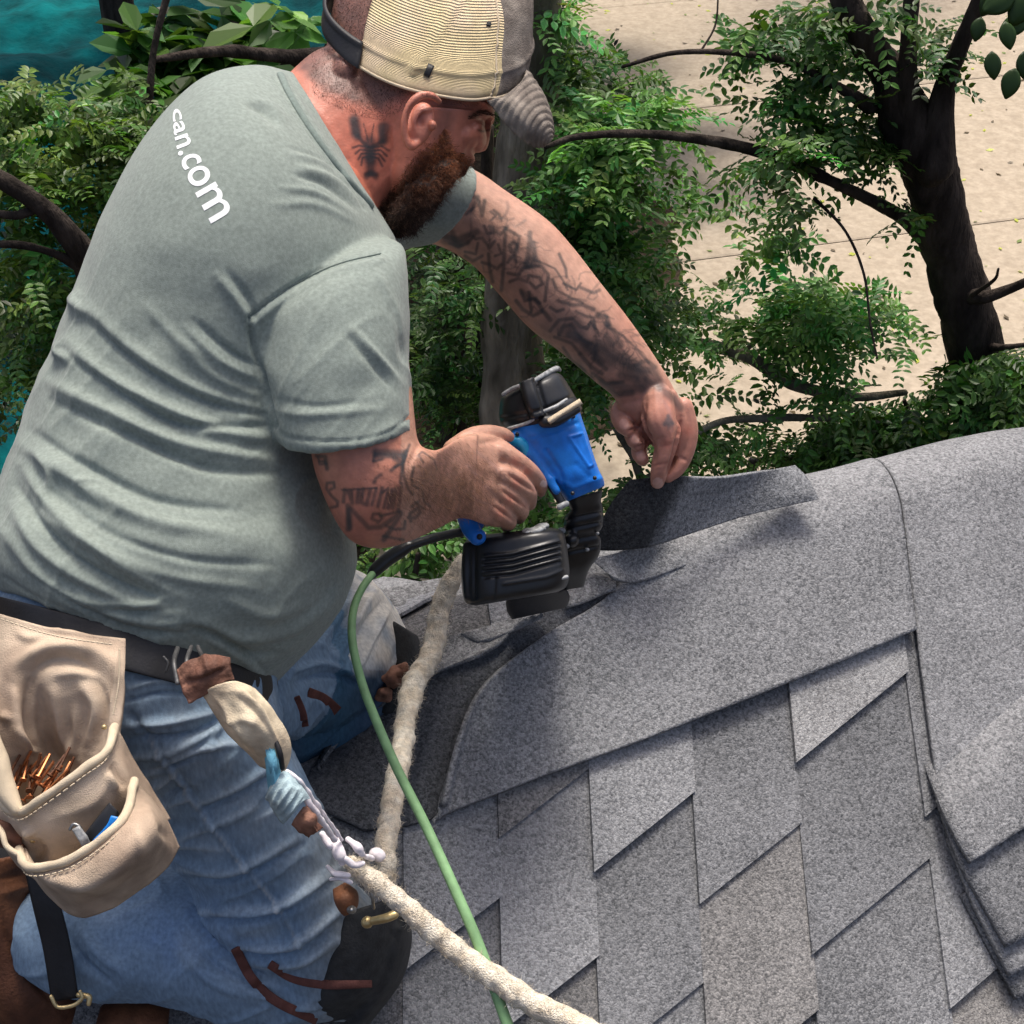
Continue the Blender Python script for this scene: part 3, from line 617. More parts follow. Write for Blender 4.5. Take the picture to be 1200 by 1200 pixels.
strip('ridge_shingle', [(1091, 930), (1180, 905), (1300, 860), (1500, 780)],
      [(1040, 500), (1100, 480), (1260, 440), (1500, 400)], .0155, .006, M_SH[0], 60, 50, edge=.003)
M_SHD = shingle_mat('shingle_granules_shade', (.04, .042, .046), (.15, .155, .165))
strip('painted_shade_shingle', [(425, 975), (480, 968), (540, 945), (600, 900), (680, 800), (760, 720)], [(352, 940), (376, 880), (432, 826), (530, 772), (640, 716), (728, 664)], .011, .006, M_SHD, 60, 50, edge=.002)  # ridge course rolled into shade, the shade put into darker granules
# raised stack of cap layers at lower right
def slab(name, left, right, m, th=.008, nu=24, nv=20):
    """left / right: (x, y, lift) rows on the roof plane"""
    l, r = crom(left, nu), crom(right, nu); t = np.linspace(0, 1, nv)[None, :, None]; g = l[:, None] * (1 - t) + r[:, None] * t
    w_ = .0012 * vnoise(on_plane(g[..., 0], g[..., 1]).reshape(-1, 3), 22).reshape(nu, nv)
    base = on_plane(g[..., 0], g[..., 1]) + PN * (g[..., 2] + w_)[..., None]
    V, Fc = shell(base, th); return mesh(name, V, Fc, m, roof)
slab('cap_shingle', [(1120, 1050, .014), (1150, 1110, .017), (1183, 1172, .018)], [(1400, 880, .02), (1440, 960, .02), (1480, 1030, .018)], M_SH[1])
slab('cap_shingle', [(1100, 985, .024), (1130, 1065, .028), (1170, 1145, .029)], [(1380, 840, .032), (1420, 920, .032), (1460, 985, .03)], M_SH[0])
slab('cap_shingle', [(1086, 940, .028), (1106, 1010, .036), (1130, 1056, .039), (1160, 1112, .041)], [(1350, 780, .04), (1380, 840, .043), (1410, 900, .043), (1440, 950, .042)], M_SH[1])
slab('cap_shingle', [(1080, 900, .010), (1083, 925, .024), (1089, 960, .040), (1100, 990, .048), (1113, 1016, .052)], [(1290, 715, .006), (1310, 740, .03), (1330, 770, .045), (1350, 810, .052), (1370, 850, .055)], M_SH[0], nu=34)
# loose pieces beyond the bend at the left
def loose(name, ctrl, m, nu=16, nv=12, th=.006):
    V, Fc = patch(ctrl, nu, nv, th); return mesh(name, V, Fc, m, roof)
loose('shingle', [[(428, 694, 1.99), (500, 680, 2.0), (600, 664, 2.02)], [(438, 715, 1.97), (515, 706, 1.97), (600, 690, 1.98)], [(450, 744, 1.93), (520, 729, 1.94), (592, 708, 1.95)]], M_SH[2])
bpy.context.view_layer.update()
def tree_of(objs):
    vs, fs, o_ = [], [], 0
    for ob in objs: v_ = np.array([v.co[:] for v in ob.data.vertices]) + ORG[ob.name]; vs.append(v_); fs += [[k + o_ for k in p.vertices] for p in ob.data.polygons]; o_ += len(v_)
    return BVHTree.FromPolygons(np.vstack(vs).tolist(), fs)
trr = tree_of([o for o in roof.children if o.type == 'MESH'])
def laid(name, rows, m, off, nu=20, nv=14, th=.006):
    """a loose piece lying on whatever roof surface is under it; off = height above it at each row"""
    c = np.asarray(rows, float); c = crom(c, nu); c = crom(c.transpose(1, 0, 2), nv).transpose(1, 0, 2); D = np.zeros((nu, nv))
    for i in range(nu):
        for j in range(nv):
            r = P(c[i, j, 0], c[i, j, 1], 1.0) - EYE; r = r / np.linalg.norm(r); l, n_, k, ds = trr.ray_cast(Vector(EYE), Vector(r)); D[i, j] = (np.array(l) - EYE) @ FW if l is not None and ds < 3 else np.nan
    D = np.where(np.isnan(D), np.nanmax(D), D)
    for _ in range(14): D_ = np.pad(D, 1, mode='edge'); D = np.minimum(D, (D_[2:, 1:-1] + D_[:-2, 1:-1] + D_[1:-1, 2:] + D_[1:-1, :-2]) / 4)
    V, Fc = shell(P(c[..., 0], c[..., 1], D - c[..., 2]), th); return mesh(name, V, Fc, m, roof)
laid('shingle', [[(444, 772, .016), (530, 744, .014), (600, 728, .012)], [(430, 800, .012), (520, 774, .012), (590, 748, .010)], [(405, 842, .010), (470, 805, .012), (548, 772, .012)]], M_SH[2], .01)
laid('shingle', [[(396, 842, .010), (440, 812, .010), (500, 786, .01)], [(372, 900, .010), (402, 858, .012), (472, 812, .012)]], M_SH[1], .01, 14, 8)
laid('shingle', [[(662, 690, .016), (695, 672, .016), (722, 678, .014)], [(664, 712, .014), (690, 704, .014), (722, 690, .012)]], M_SH[2], .01, 8, 8)
laid('shingle', [[(540, 742, .020), (590, 728, .018), (628, 712, .018)], [(560, 752, .018), (606, 738, .016), (640, 722, .016)]], M_SH[2], .01, 8, 8)
# shingle being lifted by the hand
flap = thing('lifted_shingle', P(860, 600, 1.95), 'loose shingle with a dark edge being lifted by the left hand', 'shingle')
rows = [[(698, 645, 1.90), (702, 618, 1.885), (716, 590, 1.875), (738, 562, 1.868)],
        [(725, 645, 1.89), (735, 615, 1.875), (748, 585, 1.868), (765, 560, 1.862)],
        [(765, 640, 1.90), (775, 612, 1.885), (785, 585, 1.875), (797, 559, 1.872)],
        [(820, 622, 1.93), (828, 600, 1.93), (835, 578, 1.925), (845, 560, 1.92)],
        [(880, 603, 1.97), (885, 588, 1.97), (890, 568, 1.97), (895, 552, 1.97)],
        [(960, 585, 2.0), (955, 575, 2.0), (945, 558, 2.01), (932, 545, 2.02)]]
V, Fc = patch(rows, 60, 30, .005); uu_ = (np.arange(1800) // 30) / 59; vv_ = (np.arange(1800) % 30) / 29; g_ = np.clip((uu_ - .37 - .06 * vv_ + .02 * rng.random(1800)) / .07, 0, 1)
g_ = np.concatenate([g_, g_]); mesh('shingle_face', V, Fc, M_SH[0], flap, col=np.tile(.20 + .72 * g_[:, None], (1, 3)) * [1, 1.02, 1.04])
# pointed corner of the big course beside the nailer
ra_ = [o for o in roof.children if o.name.startswith('ridge_shingle')][0]
va_ = np.array([v.co[:] for v in ra_.data.vertices]) + ORG[ra_.name]; tra = BVHTree.FromPolygons(va_.tolist(), [list(p.vertices) for p in ra_.data.polygons])
def rd_(x, y, off, dflt=1.93):
    r = P(x, y, 1.0) - EYE; r = r / np.linalg.norm(r); l, n, i, dist = tra.ray_cast(Vector(EYE), Vector(r))
    return (x, y, (float((np.array(l) - EYE) @ FW) if l is not None else dflt) + off)
loose('ridge_corner', [[(691, 655, 1.895), (693, 657, 1.895), (697, 660, 1.894)], [(718, 649, 1.90), (716, 664, 1.893), (722, 678, 1.888)], [rd_(752, 640, -.012), rd_(752, 660, -.012), rd_(748, 682, -.008)], [rd_(800, 628, -.002), rd_(800, 645, -.003), rd_(790, 668, -.002)], [rd_(850, 622, .006), rd_(850, 635, .006), rd_(840, 650, .006)]], M_SH[0], 36, 16, .005)
# ------------------------------------------------------------------ the man
BASE = P(330, 1120, 1.66)
man = thing('person', BASE, 'bearded man in sage green t-shirt, jeans and tan mesh cap kneeling on the roof', 'person')
A_ = np.array
def crop(x0, y0, s, pts): return [(x0 + a / s, y0 + b / s) for a, b in pts]
# ---- body: one skin surface (head, neck, hidden torso, arms, hands)
parts = []
# torso core and neck
parts.append(loft([(350, 130, 440, 225, 1.575, .13), (300, 170, 450, 290, 1.56, .26), (210, 260, 440, 380, 1.56, .34), (120, 420, 390, 480, 1.53, .28), (60, 600, 370, 620, 1.51, .28), (60, 700, 300, 760, 1.50, .27)], 30, 32))
parts.append(loft([(318, 128, 432, 268, 1.575, .14), (330, 100, 447, 250, 1.58, .128), (348, 80, 462, 228, 1.585, .122), (373, 60, 490, 200, 1.592, .115), (410, 48, 520, 170, 1.60, .09)], 24, 36))
# cranium with the same tilt as the cap
parts.append(loft([(398, 112, 545, 150, 1.60, .105, 20), (383, 85, 560, 145, 1.60, .135, 24), (385, 55, 582, 128, 1.60, .153, 25), (389, 25, 598, 95, 1.60, .158, 25), (396, -12, 606, 55, 1.60, .158, 25), (412, -50, 605, 15, 1.60, .145, 25), (440, -82, 590, -28, 1.60, .11, 25), (480, -104, 560, -72, 1.60, .05, 25)], 36, 40))
# face, jaw
parts.append(loft([(440, 120, 572, 130, 1.60, .135), (430, 140, 568, 150, 1.60, .125), (428, 160, 561, 170, 1.60, .118), (435, 185, 550, 190, 1.60, .112), (445, 210, 530, 215, 1.60, .10), (462, 238, 508, 240, 1.60, .06)], 24, 32))
parts.append(ball(568, 133, 1.605, 13, 6, .045, -25)); parts.append(limb([(572, 140, 1.605, 5), (570, 152, 1.604, 5.5), (567, 163, 1.602, 7), (564, 170, 1.60, 8)])); parts.append(ball(560, 173, 1.594, 6, 4.5, .014, 0))
parts.append(ball(545, 160, 1.576, 18, 15, .020, 0)); parts.append(ball(410, 100, 1.597, 28, 38, .060, -35)); parts.append(ball(559, 158, 1.592, 11, 18, .030, 10)); parts.append(ball(549, 186, 1.60, 8, 4, .024, 0))
# ear: helix ring, antihelix, lobe
DE = 1.512
parts.append(ball(491, 146, 1.524, 17, 27, .009, -18))
parts.append(limb([(515, 119, DE + .008, 3.4), (505, 112, DE, 4.6), (491, 113, DE - .004, 5.0), (480, 124, DE - .006, 5.0), (474, 143, DE - .004, 4.6), (475, 160, DE, 4.6), (481, 171, DE + .004, 5.6), (489, 168, DE + .008, 4.5)], ns=10, seg=6))
parts.append(limb([(505, 128, DE + .006, 3.0), (494, 132, DE + .003, 3.4), (487, 145, DE + .003, 3.2), (489, 158, DE + .006, 3.2)], ns=8, seg=5))
parts.append(ball(507, 147, DE + .006, 5, 6, .006, 0))
# right arm
parts.append(loft([(330, 380, 470, 350, 1.44, .13), (345, 450, 480, 430, 1.415, .125), (362, 518, 487, 500, 1.40, .12), (372, 560, 491, 518, 1.40, .118), (388, 600, 498, 526, 1.40, .112, 0, .02), (412, 633, 508, 529, 1.405, .105, 0, .03), (445, 642, 516, 527, 1.42, .098, 0, .03), (480, 634, 524, 522, 1.45, .09, 0, .02), (512, 620, 533, 516, 1.49, .08), (536, 608, 545, 511, 1.525, .072), (555, 606, 560, 508, 1.55, .066)], 60, 36))
# right hand closed round the handle
parts.append(loft([(536, 512, 534, 607, 1.53, .062), (552, 508, 551, 609, 1.55, .056), (572, 509, 570, 616, 1.572, .050), (592, 516, 588, 618, 1.59, .046), (608, 530, 603, 612, 1.61, .042), (618, 550, 612, 600, 1.63, .032)], 26, 28, 2.3))
parts.append(limb([(532, 528, 1.56, 14), (552, 514, 1.575, 13), (572, 508, 1.59, 10.5), (589, 509, 1.60, 8.5), (597, 512, 1.61, 6.5)]))
parts.append(limb([(585, 530, 1.575, 15), (604, 541, 1.585, 13), (622, 554, 1.60, 11), (633, 567, 1.62, 8.5), (634, 577, 1.64, 6)]))
parts.append(limb([(588, 556, 1.57, 14), (605, 565, 1.58, 13), (618, 578, 1.60, 11), (620, 590, 1.635, 9)]))
parts.append(limb([(583, 575, 1.57, 13.5), (598, 586, 1.58, 12.5), (610, 597, 1.605, 10.5), (608, 606, 1.64, 8.5)]))
parts.append(limb([(572, 592, 1.565, 12.5), (586, 602, 1.575, 11.5), (596, 611, 1.60, 10), (594, 616, 1.635, 8)]))
# left arm
parts.append(loft([(470, 190, 440, 290, 1.74, .13), (545, 196, 500, 284, 1.79, .105), (595, 226, 551, 308, 1.80, .10), (641, 258, 585, 345, 1.80, .098), (671, 290, 620, 384, 1.805, .10), (702, 330, 660, 415, 1.81, .096), (736, 373, 696, 446, 1.825, .082), (764, 413, 716, 462, 1.84, .068), (786, 448, 724, 474, 1.85, .054), (796, 470, 730, 488, 1.855, .046)], 60, 36))
# left hand pinching the shingle
parts.append(loft([(726, 462, 792, 458, 1.85, .05), (724, 480, 802, 478, 1.853, .05), (748, 502, 808, 500, 1.86, .045), (762, 520, 808, 520, 1.865, .035), (776, 534, 802, 536, 1.868, .025)], 20, 26, 2.2))
parts.append(limb([(770, 468, 1.835, 20), (772, 492, 1.828, 21), (780, 512, 1.830, 17)]))
parts.append(limb([(783, 505, 1.832, 15.5), (780, 524, 1.830, 13.2), (775, 542, 1.834, 11.6), (772, 556, 1.840, 10), (770.5, 565, 1.848, 8.2)]))
parts.append(limb([(800, 478, 1.86, 13), (806, 505, 1.865, 12.5), (802, 530, 1.868, 11.5), (793, 548, 1.868, 10.5), (783, 558, 1.866, 8)]))
parts.append(limb([(740, 470, 1.86, 15), (727, 484, 1.86, 12), (730, 497, 1.848, 10.8), (735, 503, 1.842, 9)]))
parts.append(limb([(752, 480, 1.865, 13), (741, 498, 1.868, 11), (743, 514, 1.852, 10.2), (748, 520, 1.846, 8.8)]))
parts.append(limb([(764, 495, 1.868, 13), (752, 515, 1.872, 10.5), (749, 530, 1.858, 9.5), (752.5, 538, 1.852, 8.2)]))
V, Fc = voxel(parts, .0016, 3, .45)
N = vnormals(V, Fc)
px, py, dd = proj(V)
FO = [  # hand and skin creases
 ([(585, 538), (592, 546)], 4, -1.2), ([(608, 548), (616, 546)], 3, -.8), ([(596, 556), (625, 575)], 3, -3.2), ([(588, 574), (616, 594)], 3, -3.2), ([(578, 592), (603, 610)], 3, -3.0),
 ([(560, 520), (585, 517), (600, 528)], 3.5, -1.8), ([(571, 545), (590, 556)], 6, 1.2), ([(566, 568), (586, 575)], 6, 1.2), ([(556, 540), (575, 560)], 4, .9),
 ([(745, 505), (765, 528)], 3, -1.8), ([(757, 470), (752, 492), (762, 520), (768, 545)], 4, -4.5), ([(734, 506), (748, 500), (756, 488)], 2.5, -2.8), ([(742, 524), (756, 522), (762, 510)], 2.5, -2.8), ([(766, 545), (784, 541)], 2.4, -.7), ([(764, 552), (780, 550)], 2, -.5), ([(799, 490), (794, 515), (788, 540), (781, 556)], 3.5, -4.0), ([(805, 540), (796, 536)], 2.5, -1.5),
 ([(775, 512), (765, 520)], 3, -1.2), ([(498, 130), (493, 140), (493, 150)], 5, -5), ([(486, 121), (480, 133), (480, 150)], 2.3, -2.6),
 ([(345, 125), (365, 150), (385, 190)], 6, -1.5), ([(355, 115), (380, 140), (400, 175)], 5, 1.0), ([(440, 225), (455, 210), (470, 190)], 8, 1.5), ([(400, 165), (415, 195), (430, 225)], 6, 1.0),
 ([(556, 143), (566, 141), (576, 146)], 3, -1.8), ([(560, 156), (570, 157)], 2.5, -1.2), ([(545, 180), (551, 172), (556, 165)], 3, -1.2),
 ([(485, 525), (505, 545), (512, 580)], 9, 1.5), ([(520, 540), (545, 560), (560, 590)], 7, .9), ([(492, 520), (480, 545)], 4, -2),
 ([(595, 260), (650, 330), (700, 400)], 14, 2.0), ([(560, 240), (620, 270), (660, 310)], 10, -1.2), ([(640, 270), (690, 345), (740, 420)], 9, 1.2)]
V = folds(V, N, FO, 3)
# colour per point: complexion, shaved hair, tattoos, shade painted in hollows and creases
nz = vnoise(V, 40) * .5 + vnoise(V, 110) * .5; nl = vnoise(V, 14)
skin = A_([.50, .265, .185]); red = A_([.52, .175, .115]); pale = A_([.56, .36, .27]); knuck = A_([.50, .21, .155])
C = np.tile(skin, (len(V), 1))
def mixc(m, c): 
    global C
    m = np.clip(m, 0, 1)[:, None]; C = C * (1 - m) + A_(c) * m
armR = (dd < 1.68) & (py > 480) & (px > 330); armL = (dd > 1.74)
mixc(((px < 620) & (py < 300) & ~armL) * .8 , red)
mixc(np.exp(-((px - 420) ** 2 + (py - 180) ** 2) / 70 ** 2) * ~armL * .6, [.56, .15, .09])
mixc(armR * (px < 470) * .75, [.46, .17, .11]); mixc(armR * np.clip((px - 500) / 50, 0, 1) * .5, [.50, .28, .20]); mixc(armL * np.clip((py - 430) / 40, 0, 1) * .65, knuck)
mixc(armL * np.clip(1 - np.abs((px - 640) * .78 - (py - 300)) / 80, 0, 1) * .3, pale)
mixc(np.clip(nl * .35 + .1, 0, .4), red * .9)
# shaved hair on the scalp and nape
nap = A_([(300, 40), (345, 88), (380, 116), (415, 132), (448, 138), (472, 126), (488, 106), (520, 118), (545, 122), (580, 118), (620, 60)])
ylim = np.interp(px, nap[:, 0], nap[:, 1]) - 4 + nz * 5
h = np.clip((ylim - py) / 14, 0, 1) * (dd < 1.9) * (py < 140) * (px > 340) * ~armL
mixc(h * (.74 + .14 * nz), [.10, .068, .058])
sb = segdist(px, py, [(520, 118), (524, 140), (515, 160)])[0]; mixc(np.exp(-(sb / 10) ** 2) * .55 * (dd < 1.6), [.10, .05, .035])
# beard shadow under the strands
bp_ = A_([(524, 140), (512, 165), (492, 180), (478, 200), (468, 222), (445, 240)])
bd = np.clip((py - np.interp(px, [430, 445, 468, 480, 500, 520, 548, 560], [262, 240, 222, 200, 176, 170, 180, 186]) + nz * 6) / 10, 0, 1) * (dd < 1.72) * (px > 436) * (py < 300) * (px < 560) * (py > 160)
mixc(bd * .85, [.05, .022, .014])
mixc(np.exp(-(segdist(px, py, [(550, 137), (560, 131), (573, 133)])[0] / 2.6) ** 2) * .7, [.06, .03, .02])
mixc(np.exp(-(segdist(px, py, [(560, 152), (566, 154), (574, 152)])[0] / 1.5) ** 2) * .8, [.05, .02, .015])
mixc(np.exp(-(((px - 494) / 5) ** 2 + ((py - 138) / 8) ** 2)) * .6 * (dd < 1.56), [.16, .04, .03])  # shade in the ear hollow painted into the skin colour
mixc(np.exp(-(((px - 567) / 6) ** 2 + ((py - 147) / 6) ** 2)) * .5, [.12, .05, .035])  # eye socket darkened, shade put into the skin colour
for q_ in [[(560, 530), (578, 545), (590, 562)], [(548, 545), (566, 566), (580, 580)], [(555, 585), (570, 590)], [(778, 470), (786, 485), (788, 505)]]: mixc(np.exp(-(segdist(px, py, q_)[0] / 2.2) ** 2) * .28, [.30, .20, .20])
for q_ in [(618, 552), (604, 541), (606, 566), (598, 585), (588, 601), (781, 520), (806, 505)]: mixc(np.exp(-((px - q_[0]) ** 2 + (py - q_[1]) ** 2) / 7 ** 2) * .5, [.50, .14, .09])
for q_ in [[(757, 475), (753, 495), (763, 522)], [(799, 492), (793, 517), (783, 554)], [(596, 556), (625, 575)], [(588, 574), (616, 594)], [(578, 592), (603, 610)], [(735, 506), (750, 498)], [(743, 524), (757, 520)], [(766, 545), (783, 542)]]: mixc(np.exp(-(segdist(px, py, q_)[0] / 1.8) ** 2) * .5, [.20, .055, .04])  # natural red of skin creases plus shade painted between the fingers
# nails
mixc((((px - 771) / 6.5) ** 2 + ((py - 566) / 6.5) ** 2 < 1) * .6 * (dd < 1.86), [.72, .45, .38])
for nx_, ny_ in ((731, 497), (744, 514), (751, 534)): mixc((((px - nx_) / 5.5) ** 2 + ((py - ny_) / 6.5) ** 2 < 1) * .45, [.66, .38, .32])
mixc((((px - 637) / 4) ** 2 + ((py - 567) / 4) ** 2 < 1) * .8, [.8, .6, .52])
def ink(pts, wd, al=.75, c=(.035, .04, .042), sel=None):
    e, _ = segdist(px, py, pts, 20); m = np.clip(1.5 - e / (wd * .5), 0, 1) * al * (.86 + .22 * nz)
    if sel is not None: m = m * sel
    mixc(m, c)
RA = lambda pts, wd, al=.84: ink(crop(350, 490, 5.714, pts), wd * 1.2, al, sel=armR)
for p_, wd in [([(515, 225), (700, 235)], 7), ([(520, 250), (705, 255)], 6), ([(500, 285), (510, 235)], 3), ([(640, 270), (690, 300), (705, 250)], 5), ([(505, 290), (560, 275)], 3),
    ([(120, 252), (178, 258), (190, 340)], 4), ([(130, 262), (140, 310), (185, 305)], 2.5), ([(140, 290), (175, 290)], 2.5),
    ([(210, 480), (240, 465), (235, 430), (190, 435), (185, 470), (220, 520), (262, 560), (258, 590), (215, 600)], 3), ([(290, 480), (520, 468)], 2.2),
    ([(310, 480), (300, 560)], 4), ([(330, 490), (360, 570), (352, 490)], 3.6), ([(400, 480), (392, 565)], 4), ([(430, 480), (418, 565), (455, 580), (480, 480)], 4), ([(520, 475), (490, 580)], 3.6), ([(560, 470), (530, 590)], 4), ([(560, 500), (600, 470), (570, 600)], 3),
    ([(625, 480), (600, 600)], 4.5), ([(655, 470), (630, 600)], 4.5), ([(690, 440), (665, 620)], 4), ([(330, 745), (330, 585), (470, 735), (545, 730), (685, 640), (570, 815)], 5), ([(345, 735), (340, 610)], 5), ([(585, 720), (640, 745), (708, 740), (712, 690)], 3),
    ([(530, 690), (490, 675), (500, 640), (545, 640), (560, 670), (530, 700)], 3), ([(545, 655), (680, 625)], 3), ([(750, 690), (745, 640), (800, 600), (815, 630), (780, 670), (735, 665)], 3.4), ([(565, 790), (700, 815)], 3),
    ([(740, 180), (700, 300), (700, 370), (730, 470), (765, 510)], 3), ([(770, 330), (755, 400), (765, 450), (800, 470)], 3), ([(720, 220), (690, 330)], 4), ([(660, 315), (620, 350)], 4), ([(555, 375), (520, 400), (505, 430)], 3.6), ([(690, 350), (680, 430)], 3), ([(640, 330), (700, 300)], 2.4),
    ([(830, 300), (800, 250), (820, 230), (900, 280), (920, 340)], 2.2), ([(880, 590), (840, 560), (830, 500)], 2.4), ([(800, 560), (760, 590)], 3), ([(780, 560), (840, 610)], 2)]: RA(p_, wd)
LA = lambda pts, wd, al=.78: ink(crop(520, 190, 4.0, pts), wd * 1.35, al, sel=armL)
for p_, wd in [([(0, 345), (60, 365), (100, 350), (155, 328)], 6), ([(40, 330), (60, 385), (110, 375)], 5), ([(10, 360), (70, 385)], 8), ([(30, 380), (70, 396), (110, 380), (140, 350)], 3), ([(130, 150), (155, 175), (140, 205)], 3.5), ([(160, 160), (180, 250), (192, 180)], 3.5), ([(105, 245), (140, 215)], 2.5), ([(220, 230), (245, 250), (225, 270)], 2.2), ([(235, 225), (260, 245), (272, 275)], 2.5),
    ([(190, 300), (205, 335), (240, 330), (215, 300), (265, 340), (300, 300)], 3), ([(100, 440), (135, 465), (180, 440)], 3), ([(150, 360), (180, 355), (215, 400), (240, 370)], 3), ([(160, 380), (150, 430), (100, 420)], 2.6), ([(255, 385), (270, 430), (240, 440)], 2.4), ([(180, 470), (215, 480), (250, 500), (270, 480)], 3), ([(210, 430), (215, 500), (230, 560)], 3.2), ([(290, 310), (285, 400), (280, 500), (270, 600)], 3.5), ([(290, 310), (355, 350), (340, 420), (300, 470)], 3),
    ([(310, 390), (330, 375), (345, 400), (320, 420), (310, 395)], 4), ([(330, 440), (340, 470)], 3), ([(300, 520), (350, 530), (370, 500), (400, 490), (460, 490), (490, 530), (480, 600), (475, 650)], 3), ([(310, 560), (350, 545), (390, 560), (400, 530), (450, 540), (465, 570), (430, 590), (405, 565)], 3),
    ([(405, 330), (400, 400), (395, 440), (380, 490)], 4.5), ([(420, 380), (425, 440), (440, 480), (400, 490)], 5), ([(410, 460), (395, 480)], 8), ([(430, 460), (520, 500), (560, 560), (580, 600)], 2), ([(540, 430), (570, 500), (575, 540)], 2.5), ([(510, 550), (530, 600), (600, 640), (650, 660)], 2.5), ([(560, 570), (620, 600), (640, 570)], 2.2), ([(640, 590), (700, 615), (730, 600)], 3),
    ([(360, 600), (380, 650), (420, 640), (450, 660)], 3), ([(370, 610), (400, 640)], 5), ([(400, 610), (410, 700)], 3), ([(340, 650), (370, 690), (420, 720), (460, 700)], 3.5), ([(430, 640), (460, 690), (500, 740)], 4), ([(500, 680), (530, 700), (560, 690)], 3), ([(540, 650), (600, 670), (650, 670), (700, 690)], 3.5),
    ([(500, 790), (540, 740), (600, 730), (640, 770), (670, 780), (690, 750), (720, 800)], 3.2), ([(540, 810), (560, 770), (600, 760), (620, 800), (650, 830), (690, 850)], 3.5), ([(520, 820), (600, 850), (640, 900)], 3), ([(620, 700), (660, 720), (700, 730), (710, 780)], 3), ([(720, 720), (760, 730), (770, 760)], 5),
    ([(590, 810), (650, 840), (700, 890), (740, 940)], 6), ([(680, 870), (740, 890), (780, 930)], 13), ([(730, 850), (800, 890), (840, 930)], 11), ([(760, 760), (800, 800), (830, 860)], 5), ([(760, 810), (790, 850)], 6), ([(640, 900), (690, 960), (740, 990)], 4), ([(700, 920), (760, 970)], 4), ([(860, 960), (920, 1000), (940, 1040)], 13), ([(880, 960), (980, 980), (1020, 1050)], 8), ([(790, 1040), (860, 1060), (930, 1060)], 9), ([(740, 1030), (800, 1090), (880, 1080)], 6), ([(700, 990), (760, 1040), (840, 1030)], 3.5), ([(900, 950), (950, 930), (990, 960)], 4), ([(1040, 1080), (1080, 1110), (1110, 1150)], 7), ([(560, 870), (600, 930), (660, 980)], 3), ([(640, 960), (700, 1020)], 3), ([(830, 1000), (900, 1020)], 7), ([(950, 1020), (1010, 1060)], 6), ([(820, 800), (900, 870), (960, 940)], 2.5)]: LA(p_, wd)
for _ in range(80):
    t = random.random(); x = 560 + t * 190 + random.uniform(-20, 20); y = 262 + t * 175 + random.uniform(-34, 30); a = random.random() * 6
    q = [(x, y)]
    for k in range(3): a += random.uniform(-1.2, 1.2); x += 7 * math.cos(a); y += 7 * math.sin(a); q.append((x, y))
    ink(q, random.uniform(1.4, 3.4), .42, sel=armL)
mixc(np.clip(vnoise(V, 38) * 1.2 + .1, 0, 1) * armL * np.clip((px - 560) / 120, 0, 1) * np.clip((462 - py) / 12, 0, 1) * np.clip((py - .92 * px + 270) / 40, 0, 1) * .6, [.10, .10, .10])
# spade on the hand
for q, wd in [([(783, 487), (779, 497)], 4), ([(783, 487), (788, 496)], 4), ([(779, 497), (788, 497)], 6), ([(783, 492), (784, 502)], 4)]: ink(q, wd, .55, (.08, .10, .11), sel=armL)
# lobster on the neck
LB = lambda pts, wd, al=.8: ink(crop(300, 0, 3.0, pts), wd * 1.3, .85, (.03, .032, .035), sel=~armL)
for q, wd in [([(345, 420), (350, 465)], 9), ([(345, 425), (358, 480)], 8), ([(455, 445), (450, 490)], 9), ([(440, 445), (445, 500)], 7), ([(358, 475), (375, 500), (395, 515)], 3.6), ([(445, 495), (425, 508), (408, 515)], 3.6), ([(400, 500), (402, 560)], 12), ([(402, 560), (404, 605)], 8.5), ([(385, 612), (424, 612)], 4), ([(388, 622), (404, 605), (420, 622)], 5), ([(395, 500), (385, 460), (378, 435)], 1.2), ([(405, 500), (410, 460), (415, 435)], 1.2)] + \
    [([(402, 520 + k * 10), (402 - 40 + k * 4, 512 + k * 14), (402 - 62 + k * 10, 520 + k * 20)], 2.2) for k in range(4)] + [([(402, 520 + k * 10), (402 + 40 - k * 4, 514 + k * 14), (402 + 66 - k * 8, 530 + k * 18)], 2.2) for k in range(4)]: LB(q, wd)
# arm hair haze
C *= (1 + .05 * nz)[:, None]
mixc(armR * np.exp(-((px - 535) ** 2 + (py - 575) ** 2) / 45 ** 2) * np.clip(.35 + .9 * vnoise(V * [1, 1, 1], 160), 0, .6), [.16, .08, .045])
body = mesh('body', V, Fc, M_SKIN, man, col=np.clip(C, .004, 1))

